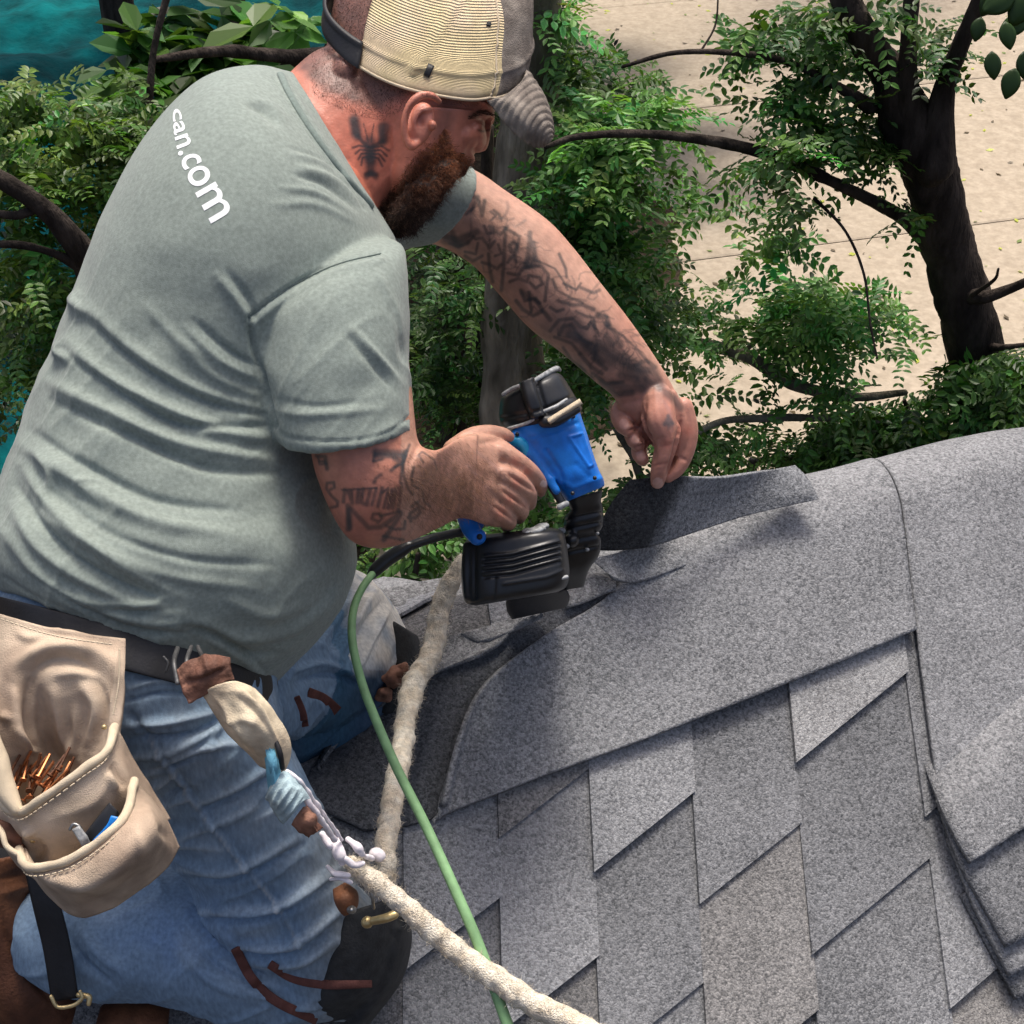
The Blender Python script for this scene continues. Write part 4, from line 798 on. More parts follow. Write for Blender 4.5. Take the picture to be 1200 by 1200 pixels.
# hair strands: beard, scalp stubble, forearm hair
tree_b = BVHTree.FromPolygons(V.tolist(), Fc.tolist())
def cast(tr, x, y):
    r = P(x, y, 1.0) - EYE; r /= np.linalg.norm(r); loc, n, i, dist = tr.ray_cast(Vector(EYE), Vector(r)); return (A_(loc), A_(n)) if loc is not None else (None, None)
def hairs(name, roots, dirs, L, wd, cols, par, curl=.3, seed=0):
    R = np.random.default_rng(seed); n = len(roots); roots = np.asarray(roots); dirs = nrm(np.asarray(dirs)); K = 4
    L = np.asarray(L) * (R.random(n) * .6 + .7); pos = [roots]; d = dirs.copy()
    for k in range(K - 1): d = nrm(d + R.normal(0, curl, d.shape)); pos.append(pos[-1] + d * (L / (K - 1))[:, None])
    vd = nrm(roots - EYE); s = nrm(np.cross(d, vd)) ; rows = []
    s2 = nrm(np.cross(s, dirs))
    allV = []; F2 = []
    for k in range(K):
        ww = wd * (1 - .75 * k / (K - 1)); allV += [pos[k] + s * ww, pos[k] - s * ww * .5 + s2 * ww * .85, pos[k] - s * ww * .5 - s2 * ww * .85]
    Vh = np.stack(allV, 1).reshape(-1, 3)
    i = np.arange(n)[:, None] * (3 * K)
    for k in range(K - 1):
        for a in range(3):
            b = (a + 1) % 3; F2.append(i + np.array([[3 * k + a, 3 * k + b, 3 * k + 3 + b, 3 * k + 3 + a]]))
    return mesh(name, Vh, np.vstack(F2), M_HAIR, par, col=np.repeat(cols, 3 * K, 0))
poly = A_([(522, 148), (510, 164), (492, 176), (478, 190), (468, 212), (446, 236), (440, 250), (455, 262), (484, 268), (500, 250), (520, 226), (545, 200), (553, 188), (545, 182), (535, 178), (527, 166)])
def inside(x, y, p):
    c = False; j = len(p) - 1
    for i in range(len(p)):
        if (p[i][1] > y) != (p[j][1] > y) and x < (p[j][0] - p[i][0]) * (y - p[i][1]) / (p[j][1] - p[i][1]) + p[i][0]: c = not c
        j = i
    return c
# beard body volume
Vb, Fb = voxel([loft([(478, 196, 520, 172, 1.595, .095), (464, 222, 542, 190, 1.592, .108), (452, 244, 524, 222, 1.59, .112), (450, 262, 504, 250, 1.59, .10), (462, 278, 486, 272, 1.59, .06)], 30, 36), loft([(515, 175, 522, 205, 1.597, .09), (532, 176, 536, 203, 1.598, .085), (546, 183, 545, 196, 1.60, .06)], 16, 24)], .003, 8)
Nb = vnormals(Vb, Fb); Vb = Vb + Nb * (vnoise(Vb, 160) * .0035 + vnoise(Vb, 60) * .004)[:, None]
bx, by, _ = proj(Vb)
beard = mesh('beard', Vb, Fb, M_HAIR, man, col=np.tile([.026, .013, .009], (len(Vb), 1)) * (1 + .3 * vnoise(Vb, 120))[:, None])
tr2 = BVHTree.FromPolygons(np.vstack([V, Vb]).tolist(), Fc.tolist() + (np.asarray(Fb) + len(V)).tolist())
roots, dirs, cols = [], [], []
while len(roots) < 7500:
    x, y = random.uniform(436, 560), random.uniform(145, 285)
    if not inside(x, y, poly) and not (inside(x - 2, y - 12, poly) and y > 215): continue
    l, n = cast(tr2, x, y)
    if l is None or np.linalg.norm(l - EYE) > 2.2: continue
    dn = -UP * 1.0 + RT * (.35 if y > 180 else .5) ; roots.append(l - n * .001); dirs.append(dn * .8 + n * .55 + rng.normal(0, .28, 3))
    u = np.clip((y - 185) / 60, 0, 1); c = A_([.26, .088, .036]) * (1 - u) + A_([.035, .018, .012]) * u
    if random.random() < .12: c = A_([.16, .09, .06])
    cols.append(c * random.uniform(.5, 1.4))
hairs('beard_strands', roots, dirs, .010, .00025, A_(cols), beard, .5, 1)
roots, dirs, cols = [], [], []
while len(roots) < 12000:
    x, y = random.uniform(365, 590), random.uniform(-5, 150)
    if y > np.interp(x, nap[:, 0], nap[:, 1]) + 3: continue
    l, n = cast(tree_b, x, y)
    if l is None or np.linalg.norm(l - EYE) > 2.2: continue
    roots.append(l); dirs.append(n + A_([0, 0, -.8]) + RT * .1 + rng.normal(0, .2, 3)); cols.append(A_([.055, .032, .024]) * random.uniform(.5, 1.6))
hairs('stubble', roots, dirs, .0016, .00016, A_(cols), body, .1, 2)
roots, dirs, cols = [], [], []
while len(roots) < 1900:
    x, y = random.gauss(525, 34), random.gauss(572, 24)
    l, n = cast(tree_b, x, y)
    if l is None or np.linalg.norm(l - EYE) > 1.75: continue
    roots.append(l); dirs.append(n * .35 + RT * .5 - UP * .8 + rng.normal(0, .25, 3)); cols.append(A_([.13, .065, .035]) * random.uniform(.5, 1.5))
hairs('arm_hair', roots, dirs, .010, .00013, A_(cols), body, .2, 3)
roots, dirs, cols = [], [], []
for e in range(60):
    t = e / 60; x, y = np.interp(t, [0, 1], [548, 577]), np.interp(t, [0, .5, 1], [138, 131, 134]) + random.uniform(-2, 2)
    l, n = cast(tree_b, x, y)
    if l is None or np.linalg.norm(l - EYE) > 2.2: continue
    roots.append(l); dirs.append(n * .4 + RT + rng.normal(0, .2, 3)); cols.append([.05, .025, .016])
hairs('eyebrow', roots, dirs, .007, .0003, A_(cols), body, .1, 4)

# ---- t-shirt
sh_parts = []
tors = [(345, 88, 437, 236, 1.575, .155), (300, 84, 455, 262, 1.57, .26), (246, 104, 470, 288, 1.565, .37), (190, 164, 474, 330, 1.56, .425), (142, 247, 458, 385, 1.55, .43), (102, 334, 440, 432, 1.54, .40), (68, 420, 415, 480, 1.53, .375), (36, 500, 402, 532, 1.52, .365), (10, 572, 409, 600, 1.51, .37), (-8, 622, 414, 652, 1.50, .385), (-10, 660, 396, 715, 1.50, .385), (0, 683, 358, 762, 1.50, .372), (7, 694, 318, 800, 1.50, .36),
       (16, 690, 306, 790, 1.50, .34), (22, 665, 312, 765, 1.50, .33)]
sh_parts.append(loft(tors, 110, 90))
sh_parts.append(loft([(300, 320, 430, 270, 1.52, .20), (292, 352, 470, 285, 1.47, .19), (289, 378, 477, 312, 1.435, .172), (297, 420, 478, 365, 1.415, .160), (309, 465, 479, 430, 1.405, .155), (321, 504, 484, 478, 1.40, .15, 10), (331, 519, 486, 499, 1.40, .148, 10),
      (338, 516, 480, 498, 1.40, .138, 10), (334, 495, 476, 480, 1.40, .136, 8), (330, 475, 472, 460, 1.40, .134, 8)], 70, 64))
sh_parts.append(loft([(400, 190, 420, 300, 1.70, .2), (462, 184, 455, 296, 1.74, .165), (505, 186, 474, 290, 1.77, .145), (538, 191, 492, 287, 1.785, .135, -16), (549, 195, 502, 284, 1.79, .13, -20),
      (545, 200, 504, 279, 1.79, .120, -20), (535, 200, 495, 279, 1.785, .116, -16)], 40, 48))
V, Fc = voxel(sh_parts, .0028, 5, .5); N = vnormals(V, Fc)
px, py, dd = proj(V)
# slow drape and fine crumple, plus hand placed folds read off the cloth
FS = [
 ([(78, 401), (130, 445), (195, 479), (260, 505), (322, 515)], 9, 5.5), ([(58, 449), (130, 484), (216, 522), (325, 540)], 8, 5.0), ([(87, 423), (152, 466), (216, 498), (320, 500)], 5, -4.5), ([(60, 470), (150, 510), (240, 548), (330, 556)], 6, -4.0),
 ([(95, 352), (150, 405), (220, 452), (300, 480)], 8, 3.5), ([(90, 345), (84, 352), (105, 372)], 7, 5), ([(72, 400), (68, 412), (84, 425)], 6, 5), ([(100, 372), (160, 425), (240, 470), (318, 488)], 5, -3.2),
 ([(26, 522), (87, 561), (173, 609), (270, 626)], 9, 5.0), ([(36, 505), (90, 540), (180, 585), (280, 600)], 6, -3.5), ([(26, 545), (65, 600), (130, 655), (208, 696)], 8, 5.0), ([(20, 570), (60, 628), (110, 668), (190, 705)], 5, -4.2), ([(13, 592), (52, 648), (130, 694), (216, 722)], 8, 4.5), ([(4, 625), (65, 690), (160, 725), (225, 733)], 8, 4.8), ([(30, 670), (100, 712), (160, 738), (220, 742)], 4, -3.8),
 ([(40, 600), (110, 640), (200, 675), (300, 690)], 7, 2.5), ([(60, 575), (130, 625), (220, 655), (320, 662)], 5, -2.2), ([(45, 530), (60, 560), (50, 590)], 5, 3), ([(120, 560), (95, 570), (130, 600)], 5, 2.5),
 ([(225, 725), (281, 747), (346, 735), (390, 700)], 8, 4.5), ([(215, 735), (250, 742), (290, 765), (330, 765)], 5, -4.2), ([(260, 700), (320, 722), (390, 690)], 7, 2.2), ([(235, 745), (275, 765), (305, 790)], 6, 3.0), ([(90, 690), (110, 702), (160, 708), (200, 700)], 5, 3.0), ([(100, 710), (150, 717), (205, 712)], 4, -2.6),
 ([(255, 323), (281, 358), (299, 390)], 6, 3.4), ([(216, 384), (260, 423), (303, 445)], 6, 3.5), ([(228, 376), (270, 412), (303, 430)], 4, -3.0), ([(195, 390), (250, 440), (310, 468)], 7, 2.6), ([(170, 360), (220, 405), (280, 445)], 7, 2.0), ([(268, 320), (292, 352), (300, 380)], 4, -2.5),
 ([(411, 384), (440, 415), (470, 450)], 4.5, 2.6), ([(404, 390), (432, 422), (462, 458)], 4, -2.0), ([(442, 318), (462, 360), (470, 400)], 5, 2.4), ([(322, 480), (350, 486), (400, 484), (450, 478)], 5, 1.6), ([(325, 468), (370, 476), (430, 470)], 4, -1.2), ([(452, 330), (464, 372), (474, 430)], 3.5, -1.8),
 ([(288, 122), (305, 128), (325, 146)], 5, -3.4), ([(296, 118), (316, 124), (336, 142)], 5, 2.6), ([(350, 196), (385, 208), (425, 238)], 4, 2.6), ([(345, 205), (380, 216), (420, 246)], 3.5, -2.4), ([(330, 220), (370, 226), (415, 252)], 4, 1.8), ([(340, 180), (380, 192), (420, 222)], 4, 1.8), ([(335, 172), (375, 186), (412, 212)], 3, -1.6), ([(320, 240), (370, 240), (420, 262)], 5, 1.4),
 # sewn seam of the sleeve
 ([(293, 372), (320, 350), (360, 325), (400, 308), (445, 297)], 2.6, -2.2, 1), ([(298, 379), (324, 358), (362, 333), (402, 316), (447, 305)], 4, 1.6, 1), ([(292, 372), (296, 400), (308, 440), (322, 500)], 3, -4.5, 1),
 # hems
 ([(326, 506), (345, 514), (400, 517), (450, 508), (484, 486)], 1.8, -1.3, 1), ([(4, 676), (60, 708), (150, 736), (225, 733), (282, 758), (312, 788)], 1.8, -1.1, 1),
 # neck rib
 ([(322, 92), (345, 130), (385, 190), (428, 245)], 1.6, -1.3, 1), ([(331, 90), (355, 128), (395, 188), (434, 238)], 4.5, 2.0, 1)]
V = V + N * ((vnoise(V, 8) * .003 + vnoise(V * [1, .8, 2.2], 22) * .0024 + vnoise(V, 55) * .0004) * np.clip((py - 150) / 300, .15, 1))[:, None]
rot_ = V @ A_([[.62, .5, .6], [.2, .6, -.77], [-.75, .62, .2]]).T
rd = 1 - 2 * np.abs(vnoise(rot_ * [5.5, 16, 30] , 1.0)); rd2 = 1 - 2 * np.abs(vnoise(rot_ * [12, 34, 60] + 7, 1.0))
V = V + vnormals(V, Fc) * ((np.clip(rd, 0, 1) ** 2 * .0022 + np.clip(rd2, 0, 1) ** 2 * .0008) * np.clip((py - 260) / 200, .12, 1))[:, None]
FS = [(f[0], f[1] * .92, f[2] * 1.35, *f[3:]) for f in FS]
V = folds(V, vnormals(V, Fc), FS, 3)
base = A_([.24, .28, .248]); C = base * (1 + .05 * vnoise(V, 12) + .05 * vnoise(V, 300))[:, None]
shirt = mesh('t_shirt', V, Fc, M_SHIRT, man, col=np.clip(C, 0, 1))
# seam threads and print
trs = BVHTree.FromPolygons(V.tolist(), Fc.tolist())
def on_shirt(x, y, off=.0006, tr=trs):
    l, n = cast(tr, x, y); return None if l is None else l + n * off
def text_mesh(txt, fn, sub=2, size=1.0, off=.012):
    cu = bpy.data.curves.new('t', 'FONT'); cu.body = txt; cu.offset = off; o = bpy.data.objects.new('t', cu); COL.objects.link(o)
    cu.resolution_u = 6
    dg = bpy.context.evaluated_depsgraph_get(); e = o.evaluated_get(dg).to_mesh()
    import bmesh
    bm = bmesh.new(); bm.from_mesh(e); bmesh.ops.triangulate(bm, faces=bm.faces)
    for _ in range(sub): bmesh.ops.subdivide_edges(bm, edges=[k for k in bm.edges if k.calc_length() > .05], cuts=1); bmesh.ops.triangulate(bm, faces=bm.faces)
    v = A_([k.co[:] for k in bm.verts]); f = [[q.index for q in p.verts] for p in bm.faces]; bm.free()
    bpy.data.objects.remove(o); return v, f
tv, tf = text_mesh('can.com', None)
wmax = tv[:, 0].max(); BL = crom([(203, 128), (205, 158), (212, 187), (226, 219), (248, 262)], 60); 
UPV = crom([(8, -2), (15, -5), (21, -9), (25, -14), (27, -16)], 60)
tt = np.clip(tv[:, 0] / wmax, 0, 1) * 59; i0 = np.minimum(tt.astype(int), 58); fr = (tt - i0)[:, None]
bpx = BL[i0] * (1 - fr) + BL[i0 + 1] * fr; upx = UPV[i0] * (1 - fr) + UPV[i0 + 1] * fr
q = bpx + upx * (tv[:, 1:2] / .5) * .98
pts = [on_shirt(a, b, .0005) for a, b in q]; good = A_([p is not None and np.linalg.norm(p - EYE) < 1.9 for p in pts])
pp = A_([p if p is not None else EYE for p in pts]); tf = [f for f in tf if all(good[k] for k in f)]
if tf: mesh('lettering', pp, tf, M_PRINT, shirt, smooth=True)
# ---- jeans
jp = [loft([(30, 655, 330, 735, 1.50, .30), (6, 700, 322, 785, 1.50, .335), (12, 760, 325, 820, 1.485, .33), (50, 830, 330, 850, 1.47, .28), (110, 880, 340, 880, 1.46, .23), (150, 930, 358, 915, 1.48, .20), (190, 990, 384, 968, 1.51, .19), (226, 1045, 408, 1022, 1.54, .178), (262, 1100, 440, 1070, 1.57, .165), (310, 1150, 458, 1110, 1.60, .15), (350, 1175, 455, 1140, 1.61, .12)], 90, 70),
      loft([(415, 1095, 410, 1188, 1.62, .10), (350, 1070, 340, 1196, 1.61, .12), (290, 1045, 275, 1196, 1.60, .135), (220, 1022, 210, 1180, 1.595, .14), (150, 1022, 150, 1168, 1.59, .135), (90, 1030, 80, 1166, 1.585, .125), (45, 1042, 30, 1140, 1.585, .105), (24, 1055, 14, 1112, 1.585, .08)], 60, 50),
      loft([(230, 690, 250, 850, 1.60, .24), (290, 690, 320, 862, 1.68, .20), (350, 680, 370, 860, 1.76, .17), (402, 664, 425, 835, 1.82, .15), (436, 685, 456, 812, 1.86, .13), (462, 712, 476, 795, 1.885, .10), (474, 735, 480, 775, 1.89, .06)], 50, 50),
      loft([(470, 770, 462, 850, 1.88, .10), (420, 775, 410, 872, 1.86, .12), (370, 780, 356, 890, 1.83, .125), (310, 790, 300, 900, 1.79, .12)], 30, 40)]
V, Fc = voxel(jp, .0030, 5, .5); N = vnormals(V, Fc); px, py, dd = proj(V)
V = V + N * (vnoise(V, 14) * .003 + vnoise(V * [1, 1, 1.5], 34) * .0014)[:, None]
FJ = [([(142, 850), (206, 845), (256, 833)], 7, 5), ([(148, 866), (215, 862), (262, 842)], 5, -5), ([(150, 888), (200, 880), (262, 850)], 7, 4), ([(158, 915), (215, 885), (270, 868)], 6, 3.5), ([(165, 905), (210, 895), (250, 880)], 4, -3.5),
      ([(229, 943), (275, 922), (318, 897)], 7, 4), ([(232, 953), (280, 932), (322, 908)], 4, -5), ([(205, 985), (240, 970), (300, 945)], 7, 3), ([(211, 1017), (275, 1019), (350, 980)], 8, 4.5), ([(220, 1030), (280, 1030), (355, 990)], 4, -5),
      ([(238, 1067), (321, 1064), (398, 1015)], 7, 6), ([(245, 1078), (325, 1074), (404, 1026)], 5, -5), ([(275, 1106), (339, 1108), (405, 1060)], 7, 5.5), ([(285, 1117), (345, 1118), (400, 1078)], 4, -5), ([(290, 1128), (350, 1128), (395, 1098)], 6, 4),
      ([(174, 1000), (215, 990), (260, 995)], 6, 2.5), ([(225, 880), (290, 870), (325, 860)], 6, 2), ([(300, 960), (340, 940), (368, 925)], 5, 2.5), ([(180, 960), (200, 940), (222, 935)], 6, 4), ([(190, 945), (205, 928), (225, 925)], 4, -4), ([(160, 930), (185, 920), (205, 905)], 5, 4),
      ([(152, 806), (180, 798), (218, 797)], 4, 3), ([(146, 822), (190, 812), (240, 815)], 3, -3), ([(150, 835), (165, 850), (180, 878)], 5, -3),
      ([(174, 868), (229, 943), (275, 1003), (321, 1058), (352, 1108)], 3.0, 3.2, 1), ([(180, 866), (235, 940), (281, 1000), (327, 1055), (358, 1104)], 2.2, -2.0, 1),
      ([(80, 1060), (110, 1110), (160, 1150)], 9, 4), ([(70, 1075), (98, 1125), (140, 1160)], 5, -4), ([(210, 1110), (250, 1150), (300, 1170)], 9, 4), ([(225, 1105), (265, 1140), (320, 1165)], 5, -4), ([(255, 1080), (290, 1130), (300, 1165)], 6, 4), ([(170, 1070), (230, 1075), (280, 1120)], 12, 2.5), ([(290, 1160), (350, 1180), (390, 1175)], 5, 4), ([(60, 1050), (80, 1090), (90, 1140)], 6, 2.5),
      ([(440, 690), (415, 730), (395, 770)], 6, 5), ([(425, 680), (400, 715), (375, 755)], 6, 5), ([(455, 715), (435, 750), (420, 785)], 5, 5), ([(432, 690), (408, 725), (385, 765)], 4, -5), ([(448, 705), (425, 740), (408, 778)], 4, -5), ([(410, 672), (385, 700), (362, 735)], 6, 3), ([(340, 788), (380, 778), (425, 795)], 4, 5), ([(345, 800), (385, 790), (430, 806)], 4, -4)]
rd = 1 - 2 * np.abs(vnoise((V @ A_([[.8, .3, .5], [-.3, .9, .2], [-.5, -.2, .85]]).T) * [10, 22, 36], 1.0))
V = V + vnormals(V, Fc) * (np.clip(rd, 0, 1) ** 2 * .0034)[:, None]
V = folds(V, vnormals(V, Fc), [(f[0], f[1] * .75, f[2] * (1.5 if len(f) < 4 else 1), *f[3:]) for f in FJ], 3)
C = np.tile(A_([.19, .275, .37]), (len(V), 1)); nz = vnoise(V, 60) * .5 + vnoise(V, 180) * .5
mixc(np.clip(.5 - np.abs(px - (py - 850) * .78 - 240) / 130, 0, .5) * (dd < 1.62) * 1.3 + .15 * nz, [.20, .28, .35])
mixc(np.exp(-((px - 225) ** 2 / 90 ** 2 + (py - 1095) ** 2 / 45 ** 2)) * .55 * (1 + nz), [.17, .27, .44]); mixc(np.exp(-((px - 55) ** 2 / 30 ** 2 + (py - 1090) ** 2 / 60 ** 2)) * .7, [.25, .36, .48])
mixc(np.exp(-(segdist(px, py, [(205, 845), (262, 920), (330, 985), (390, 1030)])[0] / 30) ** 2) * .35 * (1 + nz), [.27, .31, .34])
mixc(np.clip((px - 345) / 50, 0, 1) * (dd < 1.66) * (py > 930) * .65 * (1 + .5 * nz), [.28, .29, .27])
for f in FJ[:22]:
    if f[2] > 0: mixc(np.exp(-(segdist(px, py, f[0])[0] / 3.2) ** 2) * .45 * (dd < 1.66), [.42, .50, .56])  # pale fold crests, highlights painted into the denim colour
mixc(np.exp(-(segdist(px, py, FJ[24][0])[0] / 1.6) ** 2) * .6 * (dd < 1.66) * (.6 + nz), [.45, .46, .45])
mixc(((dd > 1.72) & (py > 785)) * .75, [.015, .04, .085]); mixc(np.clip(vnoise(V, 24) * 1.4 - .2, 0, 1) * (dd < 1.66) * .4, [.42, .50, .56])  # tucked far calf dark navy, its shade painted in; then pale fading
kn = (dd > 1.74) * np.clip((795 - py) / 30, 0, 1) * np.clip((px - 370) / 40, 0, 1); mixc(kn * (.85 + .7 * vnoise(V, 45)) , [.78, .74, .64])
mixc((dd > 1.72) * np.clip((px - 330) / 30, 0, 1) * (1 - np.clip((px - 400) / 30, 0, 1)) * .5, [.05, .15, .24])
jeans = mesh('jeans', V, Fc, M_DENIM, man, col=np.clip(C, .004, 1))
trj = BVHTree.FromPolygons(V.tolist(), Fc.tolist())
def tube_px(pts, ns=10, seg=8, squash=1.0): return limb(pts, ns=ns, seg=seg, squash=squash)
def seam(par, pts, r, m, tr, off=.0006, name='stitching'):
    q = crom(pts, len(pts) * 10); Pq = [p for p in (on_shirt(x, y, off, tr) for x, y in q) if p is not None and np.linalg.norm(p - EYE) < 2.3]
    if len(Pq) > 3: V, Fc = tube3(Pq, r, 6); return mesh(name, V, Fc, m, par, col=np.tile([.15, .185, .165], (len(V), 1)))
seam(shirt, [(294, 370), (320, 350), (360, 325), (400, 308), (446, 297)], .0008, M_SHIRT, trs, 0)
M_STEELD = mat('dark_steel', (.10, .10, .10), .5, 60, .4, 300, .2, metal=.6)
q = crom([(329, 88), (340, 112), (360, 146), (388, 186), (414, 218), (435, 241)], 60); Pq = [p for p in (on_shirt(x, y, .0006, trs) for x, y in q) if p is not None and np.linalg.norm(p - EYE) < 2.0]
V, Fc = tube3(Pq, .0042, 12, squash=.6); mesh('collar', V, Fc, M_SHIRT, shirt, col=np.tile([.19, .235, .21], (len(V), 1)))
# ---- belt (leather, round the waist under the shirt)
V, Fc = loft([(4, 700, 320, 778, 1.50, .352), (2, 704, 322, 784, 1.50, .362), (4, 745, 326, 826, 1.492, .364), (8, 750, 326, 832, 1.49, .352)], 24, 100)
belt = mesh('belt', V, Fc, M_BLACK, man)
for q in [[(192, 770, 1.30, 1.6), (197, 777, 1.30, 1.8), (195, 786, 1.30, 1.6)]]: V, Fc = tube_px(q); mesh('belt_hook', V, Fc, M_STEELD, belt)
ring = [(224, 758, 1.325, 2.6), (219, 774, 1.30, 2.8), (220, 795, 1.295, 2.8), (230, 806, 1.293, 2.8), (238, 795, 1.295, 2.8), (238, 774, 1.30, 2.8), (232, 758, 1.325, 2.6)]
V, Fc = tube_px(ring); mesh('belt_ring', V, Fc, M_STEELD, belt)
V, Fc = tube_px([(208, 760, 1.32, 3), (204, 776, 1.295, 3), (208, 800, 1.285, 3)]); mesh('belt_ring', V, Fc, M_STEELD, belt)
# ---- knee pads, straps
V, Fc = voxel([loft([(396, 1072, 474, 1048, 1.595, .18), (384, 1108, 478, 1080, 1.605, .19), (374, 1150, 476, 1118, 1.615, .185), (370, 1182, 462, 1158, 1.625, .165), (378, 1200, 430, 1190, 1.63, .09)], 30, 40, 2.3), loft([(470, 1040, 476, 1050, 1.61, .14), (462, 1100, 482, 1100, 1.62, .15), (440, 1150, 470, 1150, 1.63, .14), (400, 1200, 425, 1212, 1.64, .13)], 20, 24)], .0035, 4)
V = V + vnormals(V, Fc) * (vnoise(V, 30) * .0012)[:, None]
kp = mesh('knee_pad', V, Fc, M_PAD, man); trk = BVHTree.FromPolygons(V.tolist(), Fc.tolist())
def strap(par, pts, wpx, m, d=None, trees=(), th=.002, name='strap', off=.004):
    q = crom(pts, len(pts) * 8); rows = []
    t = np.gradient(q[:, :2], axis=0); t = t / np.linalg.norm(t, axis=1)[:, None]
    for (x, y, *r), (tx, ty) in zip(q, t):
        dep = r[0]
        for tr in trees:
            l, n = cast(tr, x, y)
            if l is not None: dep = min(dep, float((l - EYE) @ FW) - off)
        rows.append([(x - ty * wpx * k, y + tx * wpx * k, dep + .004 * abs(k)) for k in (-.5, -.2, .2, .5)])
    V, Fc = patch(rows, len(rows) * 2, 10, th); return mesh(name, V, Fc, m, par)
strap(kp, [(316, 1130, 1.9), (345, 1147, 1.9), (385, 1154, 1.9), (436, 1152, 1.9)], 11, M_STRAP, trees=(trj, trk))
strap(kp, [(276, 1112, 1.9), (296, 1148, 1.9), (325, 1174, 1.9), (372, 1196, 1.9)], 12, M_STRAP, trees=(trj, trk))
V, Fc = voxel([loft([(452, 722, 490, 745, 1.885, .12), (450, 760, 496, 775, 1.885, .13), (448, 800, 490, 812, 1.88, .13), (440, 835, 470, 838, 1.87, .11)], 24, 36, 2.4)], .0035, 4)
kp2 = mesh('knee_pad', V, Fc, M_PAD, man)
for q, s, r in [((462, 795, 1.80), 19, 0), ((472, 785, 1.80), 12, 0), ((450, 812, 1.80), 14, 0)]:
    V, Fc = voxel([ball(*q, s * .75, s * .6, .012, 30)], .002, 3); V = V + vnormals(V, Fc) * (vnoise(V, 140) * .005)[:, None]; mesh('leather_patch', V, Fc, M_LEATHER2, kp2)
trk2 = BVHTree.FromPolygons(*[x for x in (V.tolist(), Fc.tolist())])
strap(kp2, [(346, 818, 1.9), (353, 835, 1.9), (356, 852, 1.9)], 12, M_STRAP, trees=(trj,)); strap(kp2, [(362, 812, 1.9), (380, 820, 1.9), (396, 834, 1.9)], 13, M_STRAP, trees=(trj,))
# ---- boots
V, Fc = voxel([loft([(40, 1000, -30, 1010, 1.60, .10), (48, 1060, -35, 1055, 1.61, .12), (70, 1110, -30, 1120, 1.62, .12), (88, 1160, -10, 1175, 1.62, .11), (96, 1195, 20, 1215, 1.63, .10), (90, 1230, 40, 1240, 1.63, .08)], 40, 40)], .003, 4)
px, py, dd = proj(V); V = folds(V + vnormals(V, Fc) * (vnoise(V, 22) * .003)[:, None], vnormals(V, Fc), [([(0, 1048), (30, 1040), (50, 1050)], 5, 5), ([(0, 1066), (20, 1120), (60, 1170)], 4, -4), ([(10, 1100), (40, 1150), (80, 1190)], 4, -3), ([(0, 1030), (30, 1022)], 4, -4), ([(30, 1120), (60, 1140)], 5, 3)], 3)
bt = mesh('boot', V, Fc, M_LEATHER, man)
V, Fc = tube_px([(-40, 1080, 1.655, 9), (-5, 1130, 1.66, 10), (40, 1190, 1.67, 11), (70, 1235, 1.67, 11)]); mesh('sole', V, Fc, M_BLACK, bt)
V, Fc = voxel([loft([(200, 1172, 195, 1225, 1.62, .09), (160, 1165, 150, 1225, 1.62, .10), (120, 1172, 105, 1225, 1.63, .09)], 20, 30)], .003, 4)
mesh('boot', V, Fc, M_LEATHER, man)
stp = strap(kp, [(44, 1015, 1.49), (54, 1060, 1.49), (66, 1110, 1.50), (76, 1172, 1.51)], 32, M_BLACK, th=.005)
V, Fc = tube_px([(60, 1168, 1.50, 2.4), (68, 1180, 1.50, 2.4), (86, 1178, 1.50, 2.4), (96, 1170, 1.50, 2.4), (94, 1162, 1.50, 2.2)]); mesh('buckle', V, Fc, M_BRASS, stp)
V, Fc = tube_px([(92, 1166, 1.505, 3), (104, 1168, 1.505, 3.5), (104, 1176, 1.505, 3)]); mesh('buckle', V, Fc, M_BRASS, stp)

# ---- cap
up2 = A_([.33, -.94])
crs = [(389, 21, 613, 94, 1.597, .190), (388, 14, 617, 84, 1.597, .194), (391, -6, 621, 62, 1.597, .194), (396, -24, 621, 44, 1.597, .190), (408, -58, 620, 6, 1.597, .172), (430, -90, 608, -30, 1.597, .14), (462, -112, 588, -68, 1.597, .095), (500, -122, 560, -100, 1.597, .04)]
S = crom([list(c) + [27] for c in crs], 46); ns = 120
Vc, _ = loft([list(c) + [27] for c in crs], 46, ns, cap=False); ph = np.linspace(0, 2 * math.pi, ns, endpoint=False)
G_ = Vc.reshape(46, ns, 3); pxc, pyc, _ = proj(Vc); pxc = pxc.reshape(46, ns)
cth = np.cos(ph)
cc = G_.mean(1, keepdims=True); outw = nrm(G_ - cc)
li = np.zeros((46, ns)); lvl = np.arange(46)
wob_ = vnoise(G_.reshape(-1, 3), 25).reshape(46, ns) * .0025
